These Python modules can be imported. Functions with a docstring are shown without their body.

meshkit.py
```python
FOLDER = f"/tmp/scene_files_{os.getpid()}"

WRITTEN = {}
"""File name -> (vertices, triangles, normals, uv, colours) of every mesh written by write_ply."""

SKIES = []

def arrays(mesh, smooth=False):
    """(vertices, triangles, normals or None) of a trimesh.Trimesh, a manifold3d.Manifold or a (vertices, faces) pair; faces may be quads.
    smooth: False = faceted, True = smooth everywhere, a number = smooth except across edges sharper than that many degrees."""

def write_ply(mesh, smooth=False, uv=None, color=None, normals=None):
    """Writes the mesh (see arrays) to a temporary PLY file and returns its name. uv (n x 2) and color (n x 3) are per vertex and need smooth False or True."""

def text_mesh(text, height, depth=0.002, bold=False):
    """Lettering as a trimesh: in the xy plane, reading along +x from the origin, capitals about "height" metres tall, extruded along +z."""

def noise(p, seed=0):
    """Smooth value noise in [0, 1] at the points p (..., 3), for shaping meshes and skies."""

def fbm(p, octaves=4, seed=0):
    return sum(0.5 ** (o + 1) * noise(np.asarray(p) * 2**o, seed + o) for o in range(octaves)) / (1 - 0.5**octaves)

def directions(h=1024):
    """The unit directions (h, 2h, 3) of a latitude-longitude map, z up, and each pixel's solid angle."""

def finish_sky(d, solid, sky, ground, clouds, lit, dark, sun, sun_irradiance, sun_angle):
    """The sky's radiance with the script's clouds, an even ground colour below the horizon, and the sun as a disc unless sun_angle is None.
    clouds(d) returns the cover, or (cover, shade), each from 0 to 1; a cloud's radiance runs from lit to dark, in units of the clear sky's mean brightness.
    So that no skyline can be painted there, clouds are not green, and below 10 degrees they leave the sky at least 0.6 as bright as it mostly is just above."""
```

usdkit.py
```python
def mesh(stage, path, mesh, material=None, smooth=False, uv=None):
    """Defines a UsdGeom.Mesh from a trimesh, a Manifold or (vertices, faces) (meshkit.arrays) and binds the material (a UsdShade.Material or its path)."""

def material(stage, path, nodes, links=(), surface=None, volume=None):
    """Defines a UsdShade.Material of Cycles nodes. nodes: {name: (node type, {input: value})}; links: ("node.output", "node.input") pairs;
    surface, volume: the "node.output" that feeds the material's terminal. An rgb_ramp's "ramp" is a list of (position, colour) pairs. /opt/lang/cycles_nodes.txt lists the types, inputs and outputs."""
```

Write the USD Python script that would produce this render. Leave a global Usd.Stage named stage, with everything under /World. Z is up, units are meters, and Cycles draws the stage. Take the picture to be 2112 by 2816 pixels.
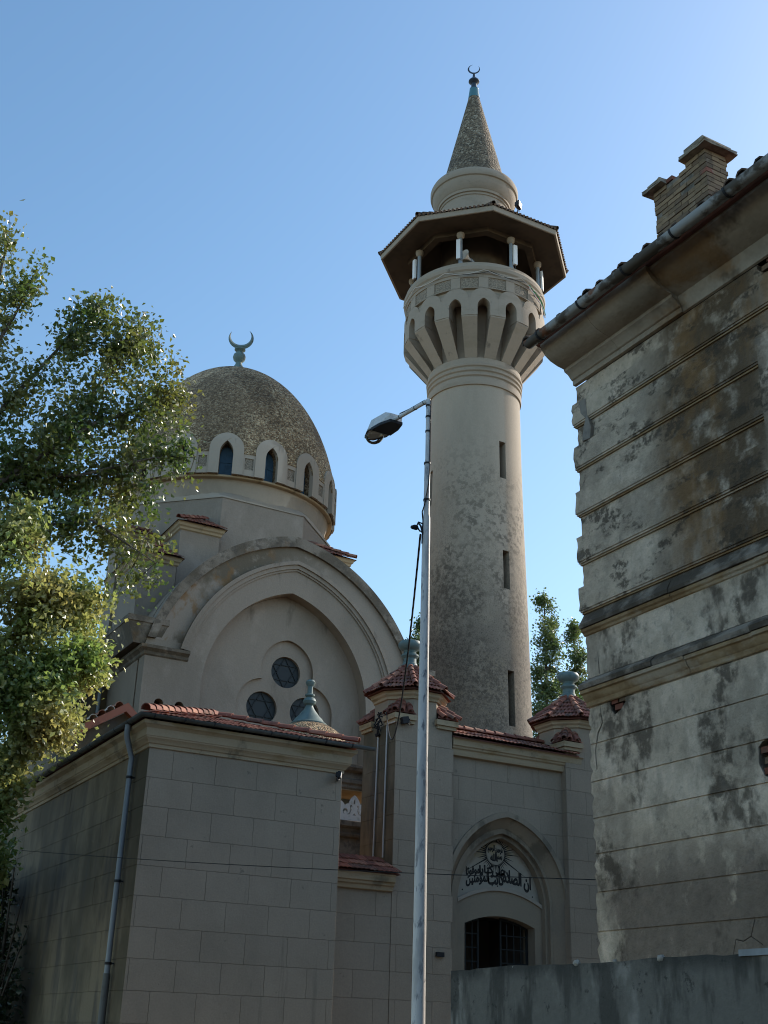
import math, random, json
import numpy as np, trimesh, shapely
from shapely.geometry import Polygon, Point, box as sbox
from shapely import affinity
import usdkit, meshkit
from pxr import Usd, UsdGeom, UsdLux, UsdShade, Gf, Sdf, Vt

stage = Usd.Stage.CreateInMemory()
UsdGeom.SetStageUpAxis(stage, 'Z'); UsdGeom.SetStageMetersPerUnit(stage, 1.0)
UsdGeom.Xform.Define(stage, '/World'); UsdGeom.Scope.Define(stage, '/World/Looks')
random.seed(7); RNG = np.random.default_rng(7)
PI = math.pi

# ------------------------------------------------------------------ camera
PITCH, ROLL, YAW, FPX = 0.41320643, 0.03208965, 0.50057767, 3301.6
EYE = np.array([0, 0, 1.6])
FW = np.array([math.sin(YAW) * math.cos(PITCH), math.cos(YAW) * math.cos(PITCH), math.sin(PITCH)])
_r = np.array([math.cos(YAW), -math.sin(YAW), 0]); _u = np.cross(_r, FW)
RT = math.cos(ROLL) * _r + math.sin(ROLL) * _u; UP = -math.sin(ROLL) * _r + math.cos(ROLL) * _u
cam = UsdGeom.Camera.Define(stage, '/World/camera')
cam.AddTransformOp().Set(Gf.Matrix4d(*RT, 0, *UP, 0, *(-FW), 0, *EYE, 1))
cam.CreateHorizontalApertureAttr(24.0); cam.CreateVerticalApertureAttr(32.0)
cam.CreateFocalLengthAttr(24.0 * FPX / 2112)
cam.CreateExposureAttr(EXPO := 0.40)

# ------------------------------------------------------------------ sky and sun
SUN_AZ, SUN_EL = math.radians(84.0), math.radians(33.0)      # azimuth from +Y towards +X
sky = UsdLux.DomeLight.Define(stage, '/World/sky')
sky_mat = usdkit.material(stage, '/World/Looks/sky', {
    's': ('sky_texture', {'sky_type': 'single_scattering', 'sun_disc': False, 'sun_elevation': SUN_EL, 'sun_rotation': SUN_AZ, 'altitude': 40.0, 'air_density': 1.3, 'aerosol_density': 1.0, 'ozone_density': 3.0}),
    'h': ('hsv', {'hue': 0.494, 'saturation': 1.1, 'value': 1.0, 'fac': 1.0}),
    'b': ('background_shader', {'strength': 0.15})}, [('s.color', 'h.color'), ('h.color', 'b.color')], surface='b.background')
UsdShade.MaterialBindingAPI.Apply(sky.GetPrim()).Bind(sky_mat)
sky.GetPrim().SetCustomDataByKey('kind', 'structure')
sun = UsdLux.DistantLight.Define(stage, '/World/sun')
sun.CreateNormalizeAttr(True); sun.CreateIntensityAttr(1.2); sun.CreateAngleAttr(0.53); sun.CreateColorAttr(Gf.Vec3f(1.0, 0.93, 0.82))
S = np.array([math.sin(SUN_AZ) * math.cos(SUN_EL), math.cos(SUN_AZ) * math.cos(SUN_EL), math.sin(SUN_EL)])
_x = np.cross([0, 0, 1], S); _x /= np.linalg.norm(_x); _y = np.cross(S, _x)
sun.AddTransformOp().Set(Gf.Matrix4d(*_x, 0, *_y, 0, *S, 0, 0, 0, 60, 1))

# ------------------------------------------------------------------ scene tree helpers
_used = {}
def numbered(path):
    n = _used.get(path, -1) + 1; _used[path] = n
    return path if n == 0 else f'{path}_{n:03d}'

class Node:
    def __init__(self, path, base): self.path, self.base = path, np.array(base, float)
    @property
    def prim(self): return stage.GetPrimAtPath(self.path)

def tag(node, label=None, cat=None, group=None, kind=None):
    p = node.prim
    for k, v in (('label', label), ('category', cat), ('group', group), ('kind', kind)):
        if v: p.SetCustomDataByKey(k, v)
    return node

def thing(name, label, cat, base, group=None, kind=None):
    n = Node(numbered('/World/' + name), base)
    x = UsdGeom.Xform.Define(stage, n.path); x.AddTranslateOp().Set(Gf.Vec3d(*map(float, base)))
    return tag(n, label, cat, group, kind)

def part(parent, name, m, mat, smooth=False, label=None, kind=None):
    v, f = m.arr()
    n = Node(numbered(parent.path + '/' + name), parent.base)
    usdkit.mesh(stage, n.path, (v - parent.base, f), MAT[mat], smooth=smooth)
    return tag(n, label, None, None, kind)

def single(name, m, mat, label=None, cat=None, base=None, smooth=False, group=None, kind=None):
    """A thing that is one mesh."""
    v, f = m.arr(); base = v.min(0) if base is None else np.array(base, float)
    n = Node(numbered('/World/' + name), base)
    g = usdkit.mesh(stage, n.path, (v - base, f), MAT[mat], smooth=smooth)
    g.AddTranslateOp().Set(Gf.Vec3d(*map(float, base)))
    return tag(n, label, cat, group, kind)

# ------------------------------------------------------------------ mesh helpers
def unit(v): v = np.asarray(v, float); return v / np.linalg.norm(v)

class M:
    def __init__(self): self.v, self.f, self.n = [], [], 0
    def add(self, v, f):
        v = np.asarray(v, float).reshape(-1, 3); f = np.asarray(f, int)
        if f.shape[1] == 4: f = np.vstack([f[:, [0, 1, 2]], f[:, [0, 2, 3]]])
        self.v.append(v); self.f.append(f + self.n); self.n += len(v); return self
    def arr(self): return np.vstack(self.v), np.vstack(self.f)
    def box(self, x0, x1, y0, y1, z0, z1):
        v = [(x, y, z) for x in (x0, x1) for y in (y0, y1) for z in (z0, z1)]
        return self.add(v, [(0, 1, 3, 2), (4, 6, 7, 5), (0, 4, 5, 1), (2, 3, 7, 6), (0, 2, 6, 4), (1, 5, 7, 3)])
    def obox(self, c, ex, ey, ez, sx, sy, sz):
        """oriented box: centre, axes, full sizes"""
        c = np.asarray(c, float); ex, ey, ez = np.asarray(ex) * sx / 2, np.asarray(ey) * sy / 2, np.asarray(ez) * sz / 2
        v = [c + a * ex + b * ey + d * ez for a in (-1, 1) for b in (-1, 1) for d in (-1, 1)]
        return self.add(v, [(0, 1, 3, 2), (4, 6, 7, 5), (0, 4, 5, 1), (2, 3, 7, 6), (0, 2, 6, 4), (1, 5, 7, 3)])
    def hexa(self, lo, hi):
        """two quads (4 points each, same winding) joined"""
        v = list(lo) + list(hi)
        return self.add(v, [(3, 2, 1, 0), (4, 5, 6, 7), (0, 1, 5, 4), (1, 2, 6, 5), (2, 3, 7, 6), (3, 0, 4, 7)])
    def ext(self, poly, a, b, axis='y'):
        """extrude a shapely polygon; axis y: (u,v)=(x,z); axis x: (u,v)=(y,z); axis z: (x,y)"""
        for p in getattr(poly, 'geoms', [poly]):
            if p.is_empty or p.area < 1e-6 or p.geom_type != 'Polygon': continue
            t = trimesh.creation.extrude_polygon(p, b - a); v, f = np.array(t.vertices), np.array(t.faces)
            w = v[:, 2] + a
            if axis == 'y': v = np.stack([v[:, 0], w, v[:, 1]], 1); f = f[:, ::-1]
            elif axis == 'x': v = np.stack([w, v[:, 0], v[:, 1]], 1)
            else: v = np.stack([v[:, 0], v[:, 1], w], 1)
            self.add(v, f)
        return self
    def lathe(self, prof, c, n=48, a0=0.0, a1=2 * PI, ang0=0.0):
        prof = np.array(prof, float); full = abs(a1 - a0 - 2 * PI) < 1e-6
        k = n if full else n + 1
        a = a0 + ang0 + (a1 - a0) * np.arange(k) / n
        v = np.stack([c[0] + prof[None, :, 0] * np.cos(a)[:, None], c[1] + prof[None, :, 0] * np.sin(a)[:, None], np.repeat(prof[None, :, 1], k, 0)], -1)
        m = len(prof); f = []
        for i in range(n):
            j = (i + 1) % k
            for q in range(m - 1): f.append((i * m + q, j * m + q, j * m + q + 1, i * m + q + 1))
        return self.add(v, f)
    def tube(self, pts, r, n=8, cap=True):
        pts = np.asarray(pts, float); k = len(pts); r = np.broadcast_to(r, (k,))
        t = np.gradient(pts, axis=0); t /= np.maximum(np.linalg.norm(t, axis=1, keepdims=True), 1e-9)
        s = np.cross(t[0], [0.31, 0.17, 0.93]); s /= np.linalg.norm(s); V = []
        for i in range(k):
            s = s - t[i] * (s @ t[i]); s /= np.linalg.norm(s); q = np.cross(t[i], s)
            a = 2 * PI * np.arange(n) / n
            V.append(pts[i] + r[i] * (np.cos(a)[:, None] * s + np.sin(a)[:, None] * q))
        f = [(i * n + j, i * n + (j + 1) % n, (i + 1) * n + (j + 1) % n, (i + 1) * n + j) for i in range(k - 1) for j in range(n)]
        V = np.vstack(V)
        tri = []
        for a, b, c, d in f: tri += [(a, b, c), (a, c, d)]
        if cap:
            V = np.vstack([V, pts[:1], pts[-1:]]); e = k * n
            tri += [(e, (j + 1) % n, j) for j in range(n)] + [(e + 1, (k - 1) * n + j, (k - 1) * n + (j + 1) % n) for j in range(n)]
        return self.add(V, tri)
    def sweep(self, prof, path, side=1, closed=False, cap=True):
        """moulding: prof [(offset outward, z)], path plan points; outward = left of travel * side"""
        P = np.asarray(path, float); k = len(P); prof = np.asarray(prof, float); m = len(prof)
        d = [unit(P[(i + 1) % k] - P[i]) for i in range(k if closed else k - 1)]
        N = [np.array([-q[1], q[0]]) * side for q in d]; V = []
        for i in range(k):
            if closed: a, b = N[i - 1], N[i]
            else: a, b = N[max(i - 1, 0)], N[min(i, k - 2)]
            h = unit(a + b); h = h / max(0.2, h @ a)
            V += [(P[i][0] + h[0] * o, P[i][1] + h[1] * o, z) for o, z in prof]
        f = []
        for i in range(k if closed else k - 1):
            j = (i + 1) % k
            for q in range(m - 1): f.append((i * m + q, j * m + q, j * m + q + 1, i * m + q + 1))
        tri = []
        for a, b, c, e in f: tri += [(a, b, c), (a, c, e)]
        if cap and not closed:
            pg = Polygon(prof)
            if pg.is_valid:
                tv, tf = trimesh.creation.triangulate_polygon(pg)
                idx = [int(np.argmin(((prof - q) ** 2).sum(1))) for q in tv]
                for a, b, c in tf: tri += [(idx[a], idx[b], idx[c]), ((k - 1) * m + idx[c], (k - 1) * m + idx[b], (k - 1) * m + idx[a])]
        return self.add(V, tri)
    def tm(self, t): return self.add(np.array(t.vertices), np.array(t.faces))

def tile(O, eu, es, en, u0, u1, s0, s1, lift=0.03, th=0.014, roll=0.022):
    """an interlocking clay tile: two shallow rolls, a lip at its lower edge"""
    us = np.linspace(u0, u1, 5); hs = np.array([0.25, 1.0, 0.0, 1.0, 0.25]) * roll
    V = []
    for s, l in ((s0, lift), (s1, 0.004)):
        for dz in (0, -th):
            V += [O + eu * u + es * s + en * (h + l + dz) for u, h in zip(us, hs)]
    f = []
    for i in range(4):
        f += [(i, i + 1, 11 + i, 10 + i), (5 + i, 15 + i, 16 + i, 6 + i), (i, 5 + i, 6 + i, i + 1)]
    f += [(0, 10, 15, 5), (4, 9, 19, 14)]
    return M().add(V, f)

def roof_face(parent, O, eu, es, bounds, L, tw=0.25, ts=0.33, mats=('tile', 'tile2', 'tile3', 'tile4', 'tile2'), name='roof_tile', roll=0.022, lift=0.03, rows=None):
    O = np.asarray(O, float); eu, es = unit(eu), unit(es); en = np.cross(eu, es); en = en if en[2] > 0 else -en
    k = rows or max(1, int(round(L / ts))); ts = L / k
    for i in range(k):
        lo, hi = bounds(min(L, (i + 0.5) * ts))
        if hi - lo < 0.06: continue
        u = lo - (0.5 * tw if i % 2 else 0)
        while u < hi - 0.03:
            a, b = max(u, lo), min(u + tw - 0.006, hi)
            if b - a > 0.05:
                j = RNG.uniform(-0.016, 0.014)
                part(parent, name, tile(O, eu, es, en, a, b, i * ts - 0.02 + j, (i + 1) * ts + 0.04, lift + RNG.uniform(-.006, .014), roll=roll), mats[int(RNG.integers(len(mats)))])
            u += tw

def ridge(parent, P, Q, r=0.1, step=0.33, mats=('tile', 'tile2', 'tile3', 'tile4', 'tile2'), name='ridge_tile', up=(0, 0, 1)):
    """half-round cap tiles laid overlapping from P up to Q"""
    P, Q = np.asarray(P, float), np.asarray(Q, float); d = unit(Q - P); L = np.linalg.norm(Q - P)
    side = unit(np.cross(d, up)); w = np.cross(side, d); k = max(1, int(round(L / step)))
    for i in range(k):
        a, b = P + d * (L * i / k - 0.02), P + d * (L * (i + 1) / k + 0.03)
        th = np.linspace(-0.15, PI + 0.15, 8); m = M(); V = []
        for p, rr, l in ((a, r * 1.08, 0.02), (b, r * 0.9, 0.0)):
            for q in (rr, rr - 0.016):
                V += [p + w * l + side * math.cos(t) * q + w * math.sin(t) * q for t in th]
        f = []
        for j in range(7):
            f += [(j, j + 1, 17 + j, 16 + j), (8 + j, 24 + j, 25 + j, 9 + j), (j, 8 + j, 9 + j, j + 1), (16 + j, 17 + j, 25 + j, 24 + j)]
        m.add(V, f)
        part(parent, name, m, mats[int(RNG.integers(len(mats)))], smooth=50)

def stone(u0, u1, v0, v1, front, back, axis, bev=0.003):
    """a dressed block with a chamfered face; axis 'y': face looks to -Y, axis 'x': face looks to -X"""
    q = lambda a, b, w: (a, w, b) if axis == 'y' else (w, a, b)
    o = [(u0, v0), (u1, v0), (u1, v1), (u0, v1)]; i = [(u0 + bev, v0 + bev), (u1 - bev, v0 + bev), (u1 - bev, v1 - bev), (u0 + bev, v1 - bev)]
    V = [q(a, b, front) for a, b in i] + [q(a, b, front + bev) for a, b in o] + [q(a, b, back) for a, b in o]
    f = [(0, 1, 2, 3)] + [(4 + k, 4 + (k + 1) % 4, (k + 1) % 4, k) for k in range(4)] + [(8 + k, 8 + (k + 1) % 4, 4 + (k + 1) % 4, 4 + k) for k in range(4)]
    f = [tuple(reversed(x)) for x in f] if axis == 'x' else f
    return M().add(V, f)

def ashlar(parent, axis, front, u0, u1, levels, length, mats, mask=None, depth=0.018, joint=0.0045, shift=0.0, name='stone_block'):
    for i in range(len(levels) - 1):
        a, b = sorted((levels[i], levels[i + 1])); u = u0 - (length * (0.5 if i % 2 else 0.0) + shift) % length
        while u < u1 - 0.02:
            lo, hi = max(u, u0), min(u + length, u1); u += length
            if hi - lo < 0.05: continue
            fr = front + RNG.uniform(0, 0.004); mt = mats[int(RNG.integers(len(mats)))]
            r = sbox(lo + (joint / 2 if lo > u0 else 0), a + joint / 2, hi - (joint / 2 if hi < u1 else 0), b - joint / 2)
            if mask is not None and r.intersects(mask):
                r = r.difference(mask)
                for p in getattr(r, 'geoms', [r]):
                    if p.geom_type == 'Polygon' and p.area > 0.012: part(parent, name, M().ext(p, fr, front + depth, axis), mt)
            else:
                x0, y0, x1, y1 = r.bounds
                part(parent, name, stone(x0, x1, y0, y1, fr, front + depth, axis), mt)

def pointed(cx, hw, spring, apex, base, n=14):
    """pointed-arch outline polygon (x,z)"""
    h = apex - spring; c = (h * h - hw * hw) / (2 * hw); r = hw + c
    a1 = math.atan2(h, c)
    right = [(cx - c + r * math.cos(a), spring + r * math.sin(a)) for a in np.linspace(0, a1, n)]
    left = [(2 * cx - x, z) for x, z in right[::-1][1:]]
    pts = [(cx + hw, base)] + right + left + [(cx - hw, base)] if base < spring - 1e-6 else right + left
    return Polygon(pts)

def arc_polygon(cx, xc, zc, r, base, n=20):
    """two-arc outline about x = cx with arc centres at cx -/+ |xc| (xc negative), height zc, radius r, cut at z = base"""
    a1 = math.acos(min(1, -xc / r)); a0 = math.asin(max(-1, min(1, (base - zc) / r))) if abs(base - zc) < r else 0
    right = [(cx + xc + r * math.cos(a), zc + r * math.sin(a)) for a in np.linspace(a0, a1, n)]
    left = [(2 * cx - x, z) for x, z in right[::-1][1:]]
    return Polygon(right + left)

# ------------------------------------------------------------------ materials
MAT = {}
def srange(N, Lk, k, src, lo, hi):
    N[k] = ('map_range', {'range_type': 'smoothstep', 'from_min': lo, 'from_max': hi, 'to_min': 0.0, 'to_max': 1.0, 'clamp': True}); Lk.append((src, k + '.value')); return k + '.result'

def warm(c): return (c[0] * 1.035, c[1] * 0.98, c[2] * 0.955)

def mat(name, base, layers=(), rough=0.85, bump=(), vary=0.0, spec=0.25, metallic=0.0, pebble=None, fine=None):
    """layers: (colour, [mask, ...], strength); a mask is ('noise', scale xyz, lo, hi[, detail]) or ('z', lo, hi) or ('x'|'y', lo, hi) or ('dots', scale, lo, hi); masks multiply.
    bump: (scale, distance, detail)"""
    base = warm(base); layers = [(warm(c), m_, s_) for c, m_, s_ in layers]
    N = {'g': ('geometry', {})}; Lk = []; k = 0
    N['c0'] = ('color', {'value': base}); cur = 'c0.color'
    if pebble:
        sc, cols = pebble
        N['pv'] = ('voronoi_texture', {'scale': sc, 'randomness': 1.0}); Lk.append(('g.position', 'pv.vector'))
        N['psep'] = ('separate_color', {}); Lk.append(('pv.color', 'psep.color'))
        N['pr'] = ('rgb_ramp', {'ramp': cols}); Lk.append(('psep.r', 'pr.fac')); cur = 'pr.color'
    for col, masks, strength in layers:
        outs = []
        for mk in masks:
            k += 1; m = f'm{k}'
            if mk[0] in ('noise', 'dots'):
                sc = mk[1] if np.ndim(mk[1]) else (mk[1],) * 3
                N[m + 'p'] = ('mapping', {'scale': sc, 'location': (k * 3.7, k * 1.3, k * 2.1)}); Lk.append(('g.position', m + 'p.vector'))
                if mk[0] == 'noise':
                    N[m + 'n'] = ('noise_texture', {'scale': 1.0, 'detail': mk[4] if len(mk) > 4 else 5.0, 'roughness': 0.62}); src = m + 'n.fac'
                else:
                    N[m + 'n'] = ('voronoi_texture', {'scale': 1.0}); src = m + 'n.distance'
                Lk.append((m + 'p.vector', m + 'n.vector'))
                outs.append(srange(N, Lk, m + 'r', src, mk[2], mk[3]))
            else:
                N[m + 's'] = ('separate_xyz', {}); Lk.append(('g.position', m + 's.vector'))
                outs.append(srange(N, Lk, m + 'r', m + 's.' + mk[0], mk[1], mk[2]) if mk[1] < mk[2] else None)
                if outs[-1] is None:
                    outs[-1] = srange(N, Lk, m + 'r', m + 's.' + mk[0], mk[2], mk[1])
                    N[m + 'i'] = ('math', {'math_type': 'subtract', 'value1': 1.0}); Lk.append((outs[-1], m + 'i.value2')); outs[-1] = m + 'i.value'
        o = outs[0]
        for j, q in enumerate(outs[1:]):
            k += 1; N[f'x{k}'] = ('math', {'math_type': 'multiply'}); Lk += [(o, f'x{k}.value1'), (q, f'x{k}.value2')]; o = f'x{k}.value'
        k += 1; N[f's{k}'] = ('math', {'math_type': 'multiply', 'value2': strength}); Lk.append((o, f's{k}.value1'))
        N[f'b{k}'] = ('mix_color', {'b': col}); Lk += [(f's{k}.value', f'b{k}.fac'), (cur, f'b{k}.a')]; cur = f'b{k}.result'
    if fine:
        N['fn'] = ('noise_texture', {'scale': fine[0], 'detail': 6.0, 'roughness': 0.7}); Lk.append(('g.position', 'fn.vector'))
        N['fr'] = ('map_range', {'from_min': 0.3, 'from_max': 0.7, 'to_min': 1 - fine[1], 'to_max': 1 + fine[1], 'clamp': True}); Lk.append(('fn.fac', 'fr.value'))
        N['fh'] = ('hsv', {}); Lk += [('fr.result', 'fh.value'), (cur, 'fh.color')]; cur = 'fh.color'
    if vary:
        N['oi'] = ('object_info', {}); N['ov'] = ('map_range', {'from_min': 0.0, 'from_max': 1.0, 'to_min': 1 - vary, 'to_max': 1 + vary}); N['oh'] = ('hsv', {})
        Lk += [('oi.random', 'ov.value'), ('ov.result', 'oh.value'), (cur, 'oh.color')]; cur = 'oh.color'
    N['p'] = ('principled_bsdf', {'roughness': rough, 'specular_ior_level': spec, 'metallic': metallic}); Lk.append((cur, 'p.base_color'))
    prev = None
    for j, b in enumerate(bump):
        if b[0] == 'pebble':
            N[f'u{j}'] = ('bump', {'distance': b[1], 'strength': 1.0, 'invert': True}); Lk.append(('pv.distance', f'u{j}.height'))
        else:
            N[f'q{j}'] = ('noise_texture', {'scale': b[0], 'detail': b[2] if len(b) > 2 else 6.0, 'roughness': 0.65}); Lk.append(('g.position', f'q{j}.vector'))
            N[f'u{j}'] = ('bump', {'distance': b[1], 'strength': 1.0}); Lk.append((f'q{j}.fac', f'u{j}.height'))
        if prev: Lk.append((prev, f'u{j}.normal'))
        prev = f'u{j}.normal'
    if prev: Lk.append((prev, 'p.normal'))
    MAT[name] = usdkit.material(stage, '/World/Looks/' + name, N, Lk, surface='p.BSDF')

def leaf_mat(name, ramp, trans=0.35):
    N = {'g': ('geometry', {}), 'v': ('white_noise_texture', {'dimensions': '1D'}), 'n': ('noise_texture', {'scale': 0.55, 'detail': 2.0}),
         'a': ('math', {'math_type': 'multiply_add', 'value2': 0.45, 'value3': -0.22}), 'b': ('math', {'math_type': 'add', 'use_clamp': True}), 'r': ('rgb_ramp', {'ramp': ramp}),
         'p': ('principled_bsdf', {'roughness': 0.36, 'specular_ior_level': 1.0}), 't': ('translucent_bsdf', {}), 'm': ('mix_closure', {'fac': trans}), 'h': ('hsv', {'value': 1.5, 'saturation': 1.1})}
    L = [('g.random_per_island', 'v.w'), ('v.value', 'a.value1'), ('g.position', 'n.vector'), ('a.value', 'b.value1'), ('n.fac', 'b.value2'), ('b.value', 'r.fac'),
         ('r.color', 'p.base_color'), ('r.color', 'h.color'), ('h.color', 't.color'), ('p.BSDF', 'm.closure1'), ('t.BSDF', 'm.closure2')]
    MAT[name] = usdkit.material(stage, '/World/Looks/' + name, N, L, surface='m.closure')

STAIN = (0.075, 0.065, 0.052)
mat('ground', (0.065, 0.063, 0.06), [((0.045, 0.043, 0.042), [('noise', 0.6, 0.4, 0.7)], 0.6)], bump=[(20, 0.01)])
mat('pavement', (0.26, 0.25, 0.23), [((0.15, 0.14, 0.13), [('noise', 1.1, 0.4, 0.7)], 0.6)], bump=[(30, 0.004)])
STREAK = ((0.125, 0.105, 0.08), [('noise', (2.6, 2.6, 0.22), 0.57, 0.70), ('noise', (0.5, 0.5, 0.35), 0.42, 0.6)], 0.6)
mat('ashlar', (0.285, 0.23, 0.167), [((0.20, 0.163, 0.118), [('noise', (0.55, 0.55, 0.4), 0.42, 0.72)], 0.6), ((0.295, 0.245, 0.178), [('noise', (1.8, 1.8, 1.2), 0.52, 0.7)], 0.35), STREAK, ((0.09, 0.08, 0.062), [('noise', 3.4, 0.66, 0.74)], 0.6)], vary=0.025, bump=[(45, 0.005), (6, 0.01)], fine=(26, 0.09))
mat('ashlar2', (0.277, 0.225, 0.164), [((0.20, 0.163, 0.118), [('noise', (0.55, 0.55, 0.4), 0.42, 0.72)], 0.6), ((0.295, 0.245, 0.178), [('noise', (1.8, 1.8, 1.2), 0.52, 0.7)], 0.35), STREAK, ((0.09, 0.08, 0.062), [('noise', 3.4, 0.66, 0.74)], 0.6)], vary=0.025, bump=[(45, 0.005), (6, 0.01)], fine=(26, 0.09))
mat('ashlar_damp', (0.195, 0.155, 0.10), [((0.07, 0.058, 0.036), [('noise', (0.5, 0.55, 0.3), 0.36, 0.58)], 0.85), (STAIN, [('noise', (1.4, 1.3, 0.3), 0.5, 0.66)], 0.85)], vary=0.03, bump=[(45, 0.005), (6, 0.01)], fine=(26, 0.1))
mat('mortar', (0.16, 0.135, 0.105))
mat('trim', (0.33, 0.255, 0.16), [((0.22, 0.15, 0.065), [('noise', (0.8, 0.8, 3), 0.5, 0.66)], 0.7), ((0.09, 0.075, 0.05), [('noise', (1.6, 1.6, 1.2), 0.56, 0.72)], 0.7)], bump=[(40, 0.004)], fine=(24, 0.08))
mat('render', (0.225, 0.192, 0.153), [((0.15, 0.128, 0.10), [('noise', (0.5, 0.5, 0.3), 0.45, 0.7)], 0.5), (STAIN, [('noise', (1.6, 1.6, 0.4), 0.6, 0.74)], 0.6), ((0.32, 0.28, 0.235), [('noise', (1.3, 1.3, 0.8), 0.53, 0.72)], 0.35)], bump=[(40, 0.005), (8, 0.01)], fine=(20, 0.09))
mat('coping', (0.18, 0.155, 0.122), [((0.075, 0.062, 0.043), [('noise', (0.9, 0.9, 0.9), 0.40, 0.58)], 0.85), ((0.15, 0.09, 0.04), [('noise', (1.0, 1, 0.7), 0.58, 0.68)], 0.6), ((0.26, 0.235, 0.195), [('noise', (1.3, 1.3, 1.6), 0.56, 0.66)], 0.55), (STAIN, [('noise', 4.0, 0.5, 0.64)], 0.75)], bump=[(30, 0.01)], fine=(22, 0.14))
mat('drum', (0.31, 0.266, 0.208), [((0.22, 0.19, 0.15), [('noise', (0.9, 0.9, 0.4), 0.45, 0.68)], 0.6)], bump=[(30, 0.005)], fine=(18, 0.07))
mat('frame_white', (0.325, 0.28, 0.222), [((0.24, 0.21, 0.17), [('noise', (1.6, 1.6, 0.6), 0.5, 0.75)], 0.5)], bump=[(40, 0.003)], fine=(25, 0.05))
PEB = [(0.0, (0.125, 0.08, 0.042)), (0.4, (0.26, 0.172, 0.094)), (0.75, (0.42, 0.292, 0.165)), (1.0, (0.66, 0.50, 0.31))]
PEB2 = [(0.0, (0.06, 0.045, 0.028)), (0.45, (0.135, 0.102, 0.066)), (0.8, (0.225, 0.17, 0.11)), (1.0, (0.36, 0.31, 0.23))]
mat('pebbles', (0.2, 0.17, 0.14), [((0.068, 0.049, 0.03), [('noise', (0.30, 0.30, 0.22), 0.44, 0.6, 3)], 0.6), ((0.26, 0.21, 0.155), [('noise', 1.2, 0.58, 0.75)], 0.3)], pebble=(17.0, PEB), bump=[('pebble', 0.06)], rough=0.8)
mat('pebbles_spire', (0.2, 0.17, 0.14), [((0.05, 0.044, 0.034), [('noise', 0.7, 0.45, 0.65, 3)], 0.5)], pebble=(13.0, PEB2), bump=[('pebble', 0.06)], rough=0.8)
mat('minaret', (0.315, 0.274, 0.215), [((0.245, 0.212, 0.165), [('noise', (0.8, 0.8, 0.25), 0.45, 0.7)], 0.5),
    ((0.115, 0.10, 0.08), [('z', 19.6, 14.5), ('noise', (0.5, 0.5, 0.4), 0.22, 0.5)], 0.8),
    ((0.20, 0.165, 0.11), [('z', 24.0, 18.5), ('noise', (0.42, 0.42, 0.5), 0.48, 0.64), ('noise', 8.0, 0.36, 0.66, 8)], 0.55),
    ((0.07, 0.06, 0.045), [('z', 24.5, 18.5), ('noise', (0.42, 0.42, 0.42), 0.42, 0.62), ('noise', 26.0, 0.54, 0.66, 8)], 0.8),
    ((0.085, 0.073, 0.056), [('z', 24.5, 19.0), ('noise', (0.5, 0.5, 0.42), 0.40, 0.58), ('noise', 4.5, 0.46, 0.60, 8)], 0.75),
    ((0.06, 0.051, 0.04), [('z', 20.5, 15.5), ('noise', (0.6, 0.6, 0.5), 0.36, 0.54), ('noise', 7.5, 0.44, 0.60, 8)], 0.7),
    ((0.24, 0.215, 0.175), [('z', 18.5, 13.5), ('noise', 16.0, 0.5, 0.68, 8)], 0.5),
    ((0.045, 0.038, 0.03), [('z', 21.5, 14.0), ('noise', 20.0, 0.52, 0.66, 8)], 0.65)], bump=[(26, 0.008)], fine=(14, 0.07))
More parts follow.
